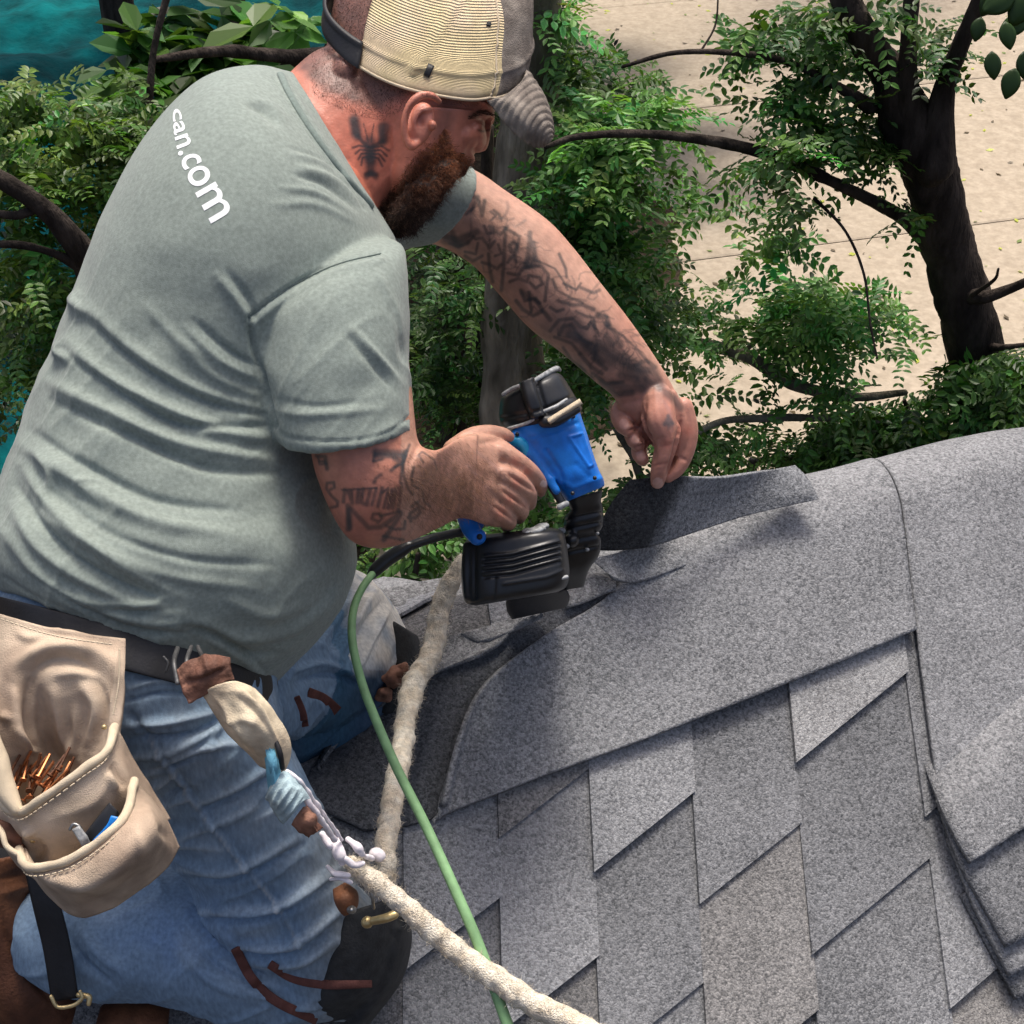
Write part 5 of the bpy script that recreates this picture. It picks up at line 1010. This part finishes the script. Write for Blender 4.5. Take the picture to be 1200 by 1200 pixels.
# seams: vertical panel seam and sweatband edge
near = -(outw @ FW) > -.2
def ringdent(row, w_, a): return a * np.exp(-((lvl[:, None] - row) / w_) ** 2)
seamx = segdist(*[k.ravel() for k in (pxc, pyc)], [(484, 82), (500, 60), (522, 26), (548, -12), (560, -50)])[0].reshape(46, ns)
D = wob_ + ringdent(13, .9, .0022) + .0028 * np.exp(-(seamx / 4.2) ** 2) - .0015 * np.exp(-((seamx - 8) / 2) ** 2)
frontb = .80 + 0 * lvl[:, None]
isfront = cth[None] > frontb
D = D + isfront * .003
G_ = G_ + outw * D[..., None]
Vc2 = np.concatenate([G_.reshape(-1, 3), (G_ - outw * .002).reshape(-1, 3)])
Fm, mi = [], []; n1 = 46 * ns
hole = lambda i, j: (cth[j] < -.52) and i < 30
for i in range(45):
    for j in range(ns):
        if hole(i, j): continue
        k = (j + 1) % ns; f = [i * ns + j, i * ns + k, (i + 1) * ns + k, (i + 1) * ns + j]; m_ = 1 if isfront[i, j] else 0
        Fm.append(f); mi.append(m_); Fm.append([x + n1 for x in f[::-1]]); mi.append(m_)
        if hole(i, k) or hole(i, (j - 1) % ns):
            e = (k if hole(i, k) else j); q = [i * ns + e, (i + 1) * ns + e]; Fm.append(q + [x + n1 for x in q[::-1]]); mi.append(m_)
    
for j in range(ns):
    if not hole(0, j): k = (j + 1) % ns; Fm.append([j, j + n1, k + n1, k]); mi.append(0)
uvc = np.stack([np.tile(ph / (2 * math.pi) * 4, 46), np.repeat(lvl / 46 * 2.2, ns)], 1); uvc = np.concatenate([uvc, uvc])
cap = mesh('cap', Vc2, Fm, [M_CAPM, M_CAPF], man, midx=mi, uv=uvc)
# piping round the lower edge, strap, tag, button hole, brim
e_ = G_[0][[j for j in range(ns)]]; sel = [j for j in list(range(ns // 2 + 2, ns)) + list(range(0, ns // 2 - 2)) if not hole(0, j)]
V, Fc = tube3(e_[sel], .0016, 8); mesh('edge_binding', V, Fc, M_CANVAS2, cap)
j0 = [j for j in range(ns) if cth[j] < -.44]
So = G_[:15][:, j0] + outw[:15][:, j0] * .004
V, Fc = shell(So, .003); cs = mesh('cap_strap', V, Fc, M_BLACK, cap)
trc = BVHTree.FromPolygons(Vc2[:n1].tolist(), [f for f in Fm if max(f) < n1])
def onc(x, y, off): 
    l, n = cast(trc, x, y); return l - nrm((l - EYE)[None])[0] * off
def decal(par, name, quad, off, m, n=5):
    q = A_(quad, float) if False else np.asarray(quad, float); g = np.zeros((n, n, 3))
    for a in range(n):
        for b in range(n):
            u, v = a / (n - 1), b / (n - 1); p = q[0] * (1 - u) * (1 - v) + q[1] * u * (1 - v) + q[2] * u * v + q[3] * (1 - u) * v; g[a, b] = onc(p[0], p[1], off)
    V, Fc = shell(g, .001); return mesh(name, V, Fc, m, par)
decal(cap, 'woven_tag', [(502, 74), (509, 77), (503, 91), (496, 88)], .0015, M_BLACK)
decal(cap, 'eyelet', [(571, 25), (576, 26), (575, 31), (570, 30)], .0012, M_PAD, 4)
rows = [[(570, 118, 1.520), (590, 112, 1.515), (606, 100, 1.53), (616, 88, 1.56), (618, 78, 1.60), (610, 72, 1.66)],
        [(580, 130, 1.518), (600, 120, 1.508), (616, 110, 1.525), (626, 102, 1.56), (628, 94, 1.60), (622, 90, 1.66)],
        [(593, 147, 1.516), (610, 136, 1.506), (626, 124, 1.520), (636, 118, 1.555), (639, 112, 1.60), (636, 112, 1.66)],
        [(610, 163, 1.520), (622, 152, 1.512), (635, 140, 1.522), (643, 136, 1.555), (647, 134, 1.60), (644, 136, 1.65)],
        [(626, 173, 1.535), (634, 164, 1.530), (642, 156, 1.536), (647, 152, 1.558), (650, 152, 1.60), (648, 154, 1.63)],
        [(637, 174, 1.555), (641, 170, 1.553), (645, 166, 1.556), (648, 163, 1.565), (649, 162, 1.60), (648, 163, 1.61)]]
a_ = crom(rows, 70); a_ = crom(a_.transpose(1, 0, 2), 50).transpose(1, 0, 2)
u_ = np.linspace(0, 1, 70)[:, None]; v_ = np.linspace(0, 1, 50)[None]
lift = -.0013 * np.clip(np.sin((u_ + .35 * (v_ - .45) ** 2 * -3) * 62), 0, 1) ** .5
V, Fc = shell(P(a_[..., 0], a_[..., 1], a_[..., 2]), .003, lift * np.ones_like(v_)); mesh('brim', V, Fc, M_CAPF, cap)
# frayed light edge between mesh and front panel
q = [G_[i, j] + outw[i, j] * .0006 for i in range(0, 34) for j in [max(jj for jj in range(ns // 2, ns) if not isfront[i, jj])]]
V, Fc = tube3(A_(q) + rng.normal(0, .0006, (len(q), 3)), .0012, 6); mesh('frayed_seam', V, Fc, M_CANVAS2, cap)

# ------------------------------------------------------------------ nailer
nl = thing('nail_gun', P(620, 700, 1.75), 'blue and black pneumatic coil nail gun held in the right hand', 'nail gun')
def hard(parts_, vox, sm, name, m, par, fo=None, amp=0):
    V, Fc = voxel(parts_, vox, sm)
    if fo: V = folds(V, vnormals(V, Fc), fo, 3, curve=False)
    return mesh(name, V, Fc, m, par)
DN = 1.66
hard([loft([(598, 500, 677, 475, DN, .085), (600, 512, 682, 492, DN, .085), (612, 530, 688, 510, DN, .082), (628, 548, 694, 530, DN, .078), (646, 566, 701, 550, DN, .074), (658, 580, 707, 563, DN + .005, .072), (664, 588, 708, 570, DN + .008, .066)], 50, 60, 3.2),
      limb([(606, 512, DN - .03, 9), (618, 528, DN - .032, 9), (634, 548, DN - .034, 6), (652, 575, DN - .036, 5)])], .0016, 2, 'housing', M_BLUE, nl,
     [([(667, 512), (682, 508), (694, 545), (690, 547), (667, 512)], 1.6, 1.8, 1), ([(640, 528), (656, 552), (662, 572)], 2.5, -1.6, 1), ([(648, 560), (672, 572), (704, 560)], 3.5, 1.6, 1), ([(622, 512), (650, 506), (676, 496)], 2.5, -1.4, 1), ([(676, 545), (690, 558)], 4, -1, 1)])
hard([loft([(592, 462, 650, 436, DN, .075), (587, 468, 658, 440, DN, .088), (585, 482, 668, 455, DN, .094), (586, 494, 676, 468, DN, .096), (592, 502, 682, 478, DN, .094), (600, 506, 680, 484, DN, .085)], 40, 60, 2.6),
      loft([(608, 448, 626, 441, DN - .045, .03), (614, 470, 632, 463, DN - .05, .03), (622, 492, 640, 486, DN - .048, .03)], 20, 24, 4)], .0016, 2, 'cap_housing', M_PLASTIC, nl, [([(628, 446), (640, 484)], 3, -3, 1), ([(587, 490), (630, 482), (678, 462)], 2.2, -1.8, 1)])
for q, m in [([(590, 462, DN - .035, 2.4), (600, 456, DN - .04, 2.8), (610, 452, DN - .046, 2.6)], M_GREYP), ([(626, 446, DN - .046, 2.6), (640, 438, DN - .03, 3.2), (652, 432, DN - .01, 3.4), (656, 434, DN, 2)], M_GREYP), ([(596, 502, DN - .046, 1.8), (614, 497, DN - .052, 2.2), (625, 492, DN - .055, 1.6)], M_GREYP), ([(632, 484, DN - .055, 2.2), (650, 477, DN - .053, 2.4), (664, 468, DN - .046, 1.8)], M_GREYP)]:
    V, Fc = tube_px(q, 8); mesh('worn_edge', V, Fc, m, nl)
hard([limb([(638, 494, DN - .052, 8), (652, 492, DN - .052, 8), (676, 480, DN - .046, 5)])], .0016, 2, 'clamp', M_PLASTIC, nl)
def bar(p0, p1, w, name, m, par):
    q0, q1 = np.asarray(p0, float), np.asarray(p1, float); t = (q1 - q0)[:2]; t = t / np.linalg.norm(t); nn = A_([-t[1], t[0]]) * w / 2
    V, Fc = patch([[(*(q0[:2] - nn), q0[2] + .001), (*q0[:2], q0[2] - .002), (*(q0[:2] + nn), q0[2] + .001)], [(*(q1[:2] - nn), q1[2] + .001), (*q1[:2], q1[2] - .002), (*(q1[:2] + nn), q1[2] + .001)]], 14, 6, .004, ); return mesh(name, V, Fc, m, par)
bar((643, 494, DN - .062), (681, 470, DN - .050), 7.5, 'label_bar', M_CANVAS2, nl)
hard([limb([(612, 532, 1.645, 13), (590, 560, 1.63, 13), (568, 590, 1.615, 12), (556, 612, 1.605, 12)])], .002, 2, 'handle', M_BLUE, nl)
hard([limb([(600, 516, DN - .035, 6), (612, 520, DN - .038, 6.5), (618, 534, DN - .034, 5)])], .0016, 2, 'handle_highlight', M_BLUE2, nl)  # highlight on top of the handle, put in as a lighter blue piece
hard([limb([(545, 606, 1.60, 10), (552, 620, 1.595, 11), (559, 630, 1.59, 9.5)]), ball(562, 629, 1.588, 8, 9, .008)], .0014, 2, 'handle_end', M_BLUE, nl, [([(562, 629), (562, 630)], 4, -6, 1)])
V, Fc = voxel([ball(562, 629, 1.583, 3.6, 3.6, .003)], .0008, 1); mesh('air_port', V, Fc, M_BLACK, nl)
hard([limb([(640, 556, DN - .03, 5), (648, 572, DN - .03, 5.5), (658, 588, DN - .03, 5)])], .0016, 2, 'trigger', M_PLASTIC, nl)
V, Fc = voxel([limb([(656, 594, DN - .035, 4), (664, 590, DN - .035, 3.5)])], .001, 2); mesh('trigger_pin', V, Fc, M_GREYP, nl)
hard([loft([(664, 586, 706, 574, DN + .02, .05), (668, 598, 704, 588, DN + .03, .045), (662, 606, 706, 594, DN + .04, .056), (660, 626, 706, 616, DN + .05, .056), (664, 634, 700, 626, DN + .055, .046), (656, 642, 704, 632, DN + .06, .054), (652, 662, 702, 650, DN + .07, .05), (656, 674, 690, 668, DN + .08, .045), (660, 692, 684, 688, DN + .10, .03)], 60, 40, 3.4),
      ball(670, 633, DN + .02, 9, 9, .014)], .0016, 2, 'nose', M_PLASTIC, nl, [([(662, 610), (706, 600)], 2, -2.5, 1), ([(660, 622), (706, 612)], 2, -2.5, 1), ([(655, 650), (702, 640)], 2, -2, 1)])
for x, y, d_, r in [(658, 622, DN + .015, 5), (688, 644, DN + .035, 3), (664, 640, DN + .012, 4), (700, 625, DN + .03, 2.5)]:
    V, Fc = voxel([ball(x, y, d_, r, r * .8, .005)], .001, 1); mesh('bolt', V, Fc, M_GREYP, nl)
for x, y in ((606, 509), (672, 488), (697, 560), (671, 578)):
    V, Fc = voxel([ball(x, y, DN - .040, 2.6, 2.6, .003)], .0007, 1); mesh('screw', V, Fc, M_PLASTIC, nl)
mg = hard([loft([(552, 628, 646, 618, DN, .10), (545, 636, 658, 622, DN, .122), (542, 650, 663, 634, DN, .128), (541, 672, 666, 656, DN, .13), (542, 692, 667, 674, DN, .13), (546, 706, 663, 688, DN, .124), (556, 710, 652, 694, DN, .11)], 60, 70, 3.4), limb([(548, 640, DN - .045, 6), (547, 670, DN - .048, 6), (549, 698, DN - .045, 6)])], .0018, 2, 'magazine', M_PLASTIC, nl,
     [([(568, 652 + k * 7), (600, 649 + k * 7), (655, 634 + k * 7)], 1.9, 2.6, 1) for k in range(4)] + [([(568, 655.5 + k * 7), (600, 652.5 + k * 7), (655, 637.5 + k * 7)], 1.7, -2.2, 1) for k in range(4)] + [([(580, 676), (578, 702)], 2, -1.6, 1), ([(590, 684), (640, 676), (660, 668)], 2, 1.2, 1), ([(556, 636), (556, 700)], 2.2, -2, 1)])
V, Fc = tube_px([(604, 690, DN - .062, 1.8), (635, 684, DN - .06, 2.2), (664, 676, DN - .045, 2.4)], 8); mesh('magazine_rail', V, Fc, M_GREYP, mg)
V, Fc = voxel([ball(622, 624, DN - .046, 18, 6, .012, 15), ball(634, 618, DN - .03, 10, 5, .014, 15)], .0016, 3); mesh('dusty_patch', V + vnormals(V, Fc) * (vnoise(V, 200) * .0012)[:, None], Fc, M_GREYP, mg)
hard([loft([(592, 702, 664, 690, DN + .10, .09), (594, 716, 668, 700, DN + .14, .09), (600, 726, 664, 712, DN + .18, .08)], 16, 30, 3.2)], .003, 1, 'foot', M_BLACK, nl)

# ------------------------------------------------------------------ tool pouch
tp = thing('tool_pouch', P(90, 1060, 1.26), 'dirty tan canvas tool pouch hanging from the belt at the hip', 'tool pouch')
def cloth(name, rows, m, par, nu=60, nv=60, th=.004, fo=None, nzs=(14, .003)):
    c = crom(rows, nu); c = crom(c.transpose(1, 0, 2), nv).transpose(1, 0, 2); G = P(c[..., 0], c[..., 1], c[..., 2])
    du = np.gradient(G, axis=0); dv = np.gradient(G, axis=1); n = nrm(np.cross(du, dv)).reshape(-1, 3)
    if (n @ FW).mean() > 0: n = -n
    V = G.reshape(-1, 3); V = V + n * (vnoise(V, nzs[0]) * nzs[1] + vnoise(V, nzs[0] * 3) * nzs[1] * .35 + (1 - 2 * np.abs(vnoise(V + 3, 26))) ** 3 * .0009)[:, None]
    if fo: V = folds(V, n, fo, 3)
    V, Fc = shell(V.reshape(nu, nv, 3), th); return mesh(name, V, Fc, m, par)
cloth('back_panel', [[(-40, 708, 1.30), (10, 722, 1.285), (70, 738, 1.28), (147, 748, 1.29)], [(-40, 780, 1.29), (10, 790, 1.27), (70, 800, 1.275), (146, 800, 1.275)], [(-40, 850, 1.28), (10, 860, 1.265), (70, 865, 1.30), (138, 860, 1.265)], [(-40, 910, 1.28), (14, 915, 1.28), (70, 920, 1.31), (130, 885, 1.262)], [(-30, 980, 1.30), (30, 980, 1.31), (80, 980, 1.32), (150, 925, 1.28)]], M_CANVAS, tp, 80, 80, .005,
      [([(10, 800), (25, 775), (60, 758), (110, 762), (140, 790)], 9, 8), ([(30, 810), (50, 778), (90, 775), (128, 806)], 7, -6), ([(60, 790), (110, 792), (132, 830)], 5, 5), ([(20, 770), (60, 745), (120, 750)], 5, -3), ([(35, 790), (33, 850), (45, 910)], 8, -9), ([(18, 800), (22, 860), (40, 900)], 8, 9), ([(60, 800), (72, 850), (90, 890)], 8, 8), ([(45, 800), (52, 860), (70, 900)], 7, -7), ([(95, 800), (115, 830), (104, 880)], 7, 8), ([(110, 790), (125, 825), (112, 880)], 5, -7), ([(88, 830), (92, 860), (84, 890)], 5, 6), ([(0, 838), (14, 842)], 4, 5), ([(15, 850), (32, 875), (46, 884)], 4, 7), ([(137, 760), (136, 800), (128, 860)], 4, 5), ([(20, 740), (35, 748), (70, 745)], 5, 4)])
rim1 = [(-10, 930, 1.265), (19, 952, 1.240), (50, 936, 1.222), (95, 903, 1.218), (125, 880, 1.230), (134, 852, 1.262)]
cloth('pocket', [rim1, [(0, 980, 1.27), (30, 985, 1.245), (66, 975, 1.225), (110, 945, 1.222), (150, 920, 1.24), (168, 910, 1.28)], [(20, 1015, 1.29), (55, 1040, 1.275), (90, 1040, 1.265), (140, 1005, 1.26), (185, 968, 1.27), (200, 960, 1.30)]], M_CANVAS, tp, 50, 60, .0045,
      [([(130, 895), (140, 910), (148, 925)], 6, -6), ([(125, 905), (138, 925)], 5, 6), ([(60, 960), (110, 940), (130, 905)], 6, 2), ([(38, 985), (50, 1000), (46, 1015)], 6, -5), ([(28, 972), (40, 980)], 5, 6)])
rim2 = [(22, 996, 1.245), (34, 1016, 1.212), (75, 1010, 1.190), (117, 985, 1.186), (147, 955, 1.198), (157, 915, 1.240)]
cloth('pocket', [rim2, [(27, 1012, 1.245), (52, 1035, 1.20), (92, 1042, 1.178), (145, 1012, 1.176), (182, 975, 1.197), (190, 950, 1.25)], [(32, 1022, 1.27), (60, 1054, 1.25), (92, 1074, 1.24), (138, 1062, 1.238), (188, 1026, 1.25), (212, 993, 1.28)]], M_CANVAS, tp, 50, 60, .0045,
      [([(160, 975), (165, 990), (166, 1002)], 4, 3), ([(185, 968), (195, 985)], 5, -4), ([(60, 1030), (100, 1040), (150, 1010)], 7, 3), ([(90, 1050), (120, 1055), (170, 1020)], 6, -3), ([(170, 940), (180, 970), (200, 1000)], 6, 3)])
for r_, w_ in ((rim1, 5.5), (rim2, 5.5)):
    V, Fc = tube_px([(x, y, d - .004, w_) for x, y, d in r_], 12); mesh('rim_binding', V + vnormals(V, [f for f in Fc if len(f) == 4]) * (vnoise(V, 120) * .0008)[:, None], Fc, M_CANVAS2, tp)
for r_, dy in ((rim1, 9), (rim2, 10), ([(140, 758, 1.272), (139, 800, 1.262), (132, 840, 1.255)], 0), ([(-20, 718, 1.27), (60, 744, 1.262), (136, 756, 1.272)], 0)):
    q = crom(r_, 60); sp = []
    for k in range(2, 58, 2):
        a_, b_ = q[k], q[k + 1]; sp.append(tube3(P(*A_([(a_[0], a_[1] + dy, a_[2] - .0045 - (.004 if dy else .006)), (b_[0], b_[1] + dy, b_[2] - .0045 - (.004 if dy else .006))]).T), .0007, 5))
    V, Fc = merge(sp); mesh('stitching', V, Fc, M_CANVAS2, tp)
V, Fc = tube_px([(-14, 830, 1.25, 10), (-8, 880, 1.243, 12), (4, 915, 1.238, 11), (20, 948, 1.232, 7)], 14); mesh('side_gusset', V + vnormals(V, [f for f in Fc if len(f) == 4]) * (vnoise(V, 40) * .003)[:, None], Fc, M_CANVAS2, tp)
V, Fc = tube_px([(-10, 960, 1.25, 3.5), (2, 975, 1.235, 3.5), (8, 992, 1.23, 3.5), (26, 1004, 1.23, 3.5)], 10); mesh('side_loop', V, Fc, M_CANVAS2, tp)
cloth('side_pocket', [[(-14, 955, 1.26), (4, 962, 1.25), (26, 972, 1.25)], [(-10, 975, 1.25), (8, 982, 1.24), (26, 988, 1.245)], [(-4, 992, 1.26), (12, 998, 1.25), (30, 1003, 1.25)]], M_LEATHER2, tp, 16, 16, .004)
for k in range(9):
    x = 20 + k * 12; 
for (x, y) in [(122, 852), (38, 985), (131, 893)]:
    V, Fc = voxel([ball(x, y, 1.245, 3.5, 3.2, .002)], .0008, 1); mesh('rivet', V, Fc, M_BRASS, tp)
nails = thing('nail_strips', P(55, 915, 1.27), 'heap of copper coloured nails inside the tool pouch', 'nails')
R = np.random.default_rng(5)
for k in range(34):
    x, y = 18 + k * 1.9 + R.normal(0, 2), 912 + R.normal(0, 11) - .1 * k; a = math.radians(R.normal(-58, 14)); L_ = 15
    p0, p1 = (x - math.cos(a) * L_, y - math.sin(a) * L_, 1.262 + R.random() * .015), (x + math.cos(a) * L_, y + math.sin(a) * L_, 1.268 + R.random() * .02)
    V1, F1 = tube3(P(*A_([p0, p1]).T), .0012, 6, round_ends=False); c_ = P(*p0); t_ = nrm((P(*p1) - c_)[None])[0]; V2, F2 = tube3([c_ - t_ * .0005, c_ + t_ * .0006], .0030, 10, round_ends=False)
    V, Fc = merge([(V1, F1), (V2, F2)]); mesh('nail', V, Fc, M_COPPER if k % 3 else M_LEATHER, nails, smooth=False)
kf = thing('utility_knife', P(110, 985, 1.215), 'dark utility knife with a blue grip sticking out of the front pocket', 'knife')
hard([loft([(98, 978, 110, 990, 1.21, .014), (116, 955, 134, 975, 1.21, .016), (128, 940, 140, 952, 1.212, .014)], 20, 24, 4)], .001, 1, 'handle', M_PLASTIC, kf)
V, Fc = patch([[(108, 985, 1.199), (112, 989, 1.198)], [(124, 968, 1.198), (134, 974, 1.198)], [(130, 956, 1.199), (139, 958, 1.199)]], 12, 6, .003); mesh('grip', V, Fc, M_BLUE, kf)
cl = thing('clip', P(92, 980, 1.21), 'small grey metal clip beside the knife in the front pocket', 'clip')
V, Fc = tube_px([(82, 972, 1.20, 2), (86, 966, 1.20, 2), (92, 968, 1.20, 2.2), (96, 974, 1.20, 2)], 8); mesh('wire_loop', V, Fc, M_METAL, cl)
V, Fc = patch([[(84, 972, 1.196), (92, 968, 1.196)], [(92, 985, 1.195), (101, 980, 1.195)], [(98, 996, 1.198), (106, 988, 1.198)]], 10, 6, .003); mesh('plate', V, Fc, M_GREYP, cl)

# ------------------------------------------------------------------ ragged glove / cloth bundle hanging at the front of the belt
gl = thing('frayed_strap', P(330, 970, 1.33), 'frayed cream and light blue cloth strap dangling from the belt over the thigh', 'strap')
M_CREAM = mat('cream_cloth', (.66, .56, .40), .9, 70, .25, 600, .7, col2=(.50, .40, .28), bdist=.001)
cloth('leather_end', [[(208, 786, 1.29), (226, 772, 1.285), (250, 766, 1.285), (270, 770, 1.29)], [(212, 802, 1.285), (232, 792, 1.275), (252, 782, 1.275), (272, 784, 1.285)], [(222, 824, 1.285), (240, 814, 1.28), (258, 802, 1.28), (275, 796, 1.285)]], M_LEATHER2, gl, 30, 30, .004, [([(215, 800), (240, 795), (270, 780)], 3, -4), ([(240, 765), (245, 790)], 4, 4)], (60, .003))
cloth('cloth_band', [[(236, 812, 1.282), (256, 802, 1.270), (280, 797, 1.272), (300, 806, 1.29)], [(250, 836, 1.285), (272, 824, 1.268), (296, 820, 1.268), (318, 828, 1.29)], [(268, 862, 1.29), (290, 850, 1.270), (312, 846, 1.272), (334, 856, 1.30)], [(290, 884, 1.30), (306, 878, 1.285), (322, 872, 1.285), (339, 880, 1.305)], [(304, 898, 1.31), (314, 902, 1.30), (326, 904, 1.30), (336, 906, 1.315)]], M_CREAM, gl, 50, 40, .003, [([(258, 830), (280, 850), (300, 880)], 5, 4), ([(275, 815), (300, 835), (320, 860)], 5, -3.5), ([(262, 845), (285, 842), (300, 850)], 4, 3), ([(250, 815), (270, 835), (290, 870)], 3, 3), ([(285, 810), (305, 830), (325, 865)], 3, 3), ([(292, 812), (312, 832), (330, 870)], 2.5, -3)], (30, .002))
cloth('blue_webbing', [[(304, 866, 1.292), (312, 862, 1.285), (321, 864, 1.292)], [(308, 888, 1.29), (318, 886, 1.28), (327, 888, 1.292)], [(310, 908, 1.29), (321, 908, 1.28), (331, 908, 1.295)], [(312, 930, 1.30), (322, 930, 1.29), (331, 920, 1.30)]], mat('light_blue_cloth', (.16, .42, .56), .85, 60, .2, 600, .4), gl, 20, 16, .004)
V, Fc = tube_px([(322, 866, 1.286, 3), (328, 882, 1.284, 3.4), (331, 900, 1.29, 3)]); mesh('dark_lining', V, Fc, M_BLACK, gl)
MG = mat('pale_blue_grey_cloth', (.36, .47, .50), .9, 80, .25, 700, .6)
cloth('ribbed_band', [[(309, 936, 1.30), (320, 918, 1.292), (332, 904, 1.295), (345, 908, 1.30)], [(318, 948, 1.298), (332, 934, 1.285), (346, 920, 1.288), (357, 924, 1.30)], [(334, 964, 1.30), (344, 952, 1.292), (354, 940, 1.292), (362, 936, 1.305)]], MG, gl, 40, 30, .004, [([(312 + 6 * k, 938 + 5 * k), (330 + 6 * k, 908 + 6 * k)], 1.8, 2.6) for k in range(5)], (70, .003))
cloth('torn_flap', [[(342, 966, 1.31), (350, 952, 1.305), (360, 944, 1.31)], [(352, 976, 1.31), (362, 964, 1.30), (370, 956, 1.31)], [(362, 982, 1.32), (372, 976, 1.31), (380, 970, 1.32)]], M_LEATHER2, gl, 16, 16, .003, None, (80, .004))
cd = thing('white_cord', P(400, 1000, 1.42), 'knotted white cord joining the frayed strap to the rope ends', 'cord')
for q in [[(350, 922, 1.305, 3), (364, 944, 1.315, 4.2), (378, 964, 1.34, 4.2), (392, 984, 1.37, 3.2)], [(336, 904, 1.30, 2.5), (352, 915, 1.30, 2.5), (368, 938, 1.32, 2.5), (384, 960, 1.35, 2.5), (400, 984, 1.38, 2.5)], [(378, 978, 1.38, 4.5), (386, 990, 1.38, 5)], [(394, 986, 1.385, 5), (398, 1000, 1.38, 7.5), (402, 1010, 1.385, 5)], [(408, 984, 1.39, 3.6), (418, 992, 1.385, 5), (424, 1000, 1.39, 4)], [(384, 1016, 1.39, 2.5), (394, 1024, 1.385, 3.4), (408, 1026, 1.39, 3)], [(388, 1030, 1.395, 2.6), (398, 1030, 1.39, 3), (412, 1034, 1.395, 2.5)], [(440, 1000, 1.43, 7.5), (444, 1003, 1.43, 7.5)], [(404, 1006, 1.38, 4), (414, 1014, 1.385, 5), (424, 1012, 1.39, 4)], [(425, 1002, 1.40, 3), (436, 1006, 1.42, 3)]]:
    V, Fc = tube_px(q, 12); V = V + vnormals(V, [f for f in Fc if len(f) == 4]) * (vnoise(V, 150) * .0012)[:, None]; mesh('strand', V, Fc, M_WHITE, cd)
bk = thing('leather_toggle', P(404, 1065, 1.43), 'brown leather toggle with a metal rivet under the rope end', 'toggle')
hard([loft([(390, 1042, 404, 1034, 1.43, .02), (392, 1056, 418, 1044, 1.42, .03), (398, 1068, 420, 1058, 1.42, .028), (404, 1074, 416, 1068, 1.42, .02)], 20, 30)], .0012, 2, 'leather', M_LEATHER, bk)
V, Fc = voxel([ball(412, 1066, 1.403, 6, 5, .004), ball(412, 1066, 1.400, 3, 3, .003)], .0007, 1); mesh('rivet', V, Fc, M_METAL, bk)
bf = thing('brass_fitting', P(445, 1085, 1.46), 'small brass tube fitting lying beside the rope end', 'fitting')
V, Fc = tube_px([(430, 1081, 1.46, 7), (432, 1080, 1.46, 7), (433, 1080, 1.46, 5), (452, 1076, 1.45, 5.4), (462, 1072, 1.45, 5.4)], 16, 4); mesh('tube', V, Fc, M_BRASS, bf)
V, Fc = tube_px([(430, 1034, 1.44, 2), (436, 1050, 1.44, 2), (438, 1064, 1.445, 2)], 8); mesh('pin', V, Fc, M_METAL, bf)

# ------------------------------------------------------------------ ropes and hose
def ropething(label, pts, rough=.10, fuzz=2500, nm='rope'):
    q = crom(pts, (len(pts) - 1) * 26); C_ = P(q[:, 0], q[:, 1], q[:, 2]); r = q[:, 3] * q[:, 2] / F
    ss = np.concatenate([[0], np.cumsum(np.linalg.norm(np.diff(C_, axis=0), axis=1))])
    r = r * (1 + .05 * np.sin(ss * 260)) 
    V, Fc = tube3(C_, r, 30); n = vnormals(V, [f for f in Fc if len(f) == 4])
    V = V + n * (vnoise(V, 45) * .0016 + vnoise(V, 120) * .0011 + vnoise(V, 300) * .0006)[:, None]
    o = mesh(nm, V, Fc, M_ROPE); tag(o, label, 'rope')
    k = rng.integers(0, len(V), fuzz); L = .006
    global M_HAIR; mh = M_HAIR; M_HAIR = M_ROPE
    hairs('fibres', V[k], n[k] * .6 + rng.normal(0, .7, (fuzz, 3)), L, .00022, np.tile([.6, .52, .4], (fuzz, 1)), o, .5, 8); M_HAIR = mh
    return o
ropething('fuzzy beige rope running from the knot to the bottom edge', [(412, 1010, 1.41, 9), (425, 1022, 1.41, 12), (450, 1042, 1.41, 12.5), (500, 1084, 1.41, 13), (545, 1122, 1.41, 13.5), (600, 1160, 1.40, 14), (660, 1194, 1.39, 15.5), (720, 1226, 1.38, 16), (800, 1262, 1.38, 16), (900, 1300, 1.42, 16), (1020, 1350, 1.50, 15), (1160, 1420, 1.54, 15)])
ropething('fuzzy beige rope draped down the roof from the nail gun to the knee', [(540, 655, 1.80, 6), (530, 678, 1.80, 10.5), (516, 712, 1.80, 12), (510, 745, 1.79, 12.5), (502, 772, 1.77, 13), (486, 800, 1.74, 14), (477, 835, 1.70, 12.5), (472, 870, 1.66, 12.5), (463, 920, 1.58, 12.5), (456, 965, 1.53, 13), (452, 1005, 1.50, 12), (458, 1030, 1.50, 7)])
hs = thing('air_hose', P(500, 970, 1.5), 'green air hose with a black end fitting crossing over the rope', 'hose')
hp = [(440, 668, 1.62), (424, 690, 1.60), (414, 716, 1.585), (413, 752, 1.56), (424, 800, 1.54), (441, 845, 1.52), (465, 900, 1.50), (500, 970, 1.47), (532, 1040, 1.44), (562, 1110, 1.42), (600, 1215, 1.40), (640, 1320, 1.42), (700, 1420, 1.45), (800, 1520, 1.48)]
q = crom(hp, 220); V, Fc = tube3(P(q[:, 0], q[:, 1], q[:, 2]), np.interp(np.arange(220), [0, 170, 219], [.0040, .0056, .0056]), 20); mesh('hose', V, Fc, M_HOSE, hs)
hard([limb([(434, 676, 1.62, 5), (440, 668, 1.62, 8), (455, 655, 1.62, 8.5), (470, 645, 1.62, 8.5), (478, 640, 1.62, 7)]), limb([(476, 641, 1.62, 6), (510, 630, 1.62, 5.5), (548, 622, 1.61, 5.5)])], .0014, 1, 'end_fitting', M_PLASTIC, hs)
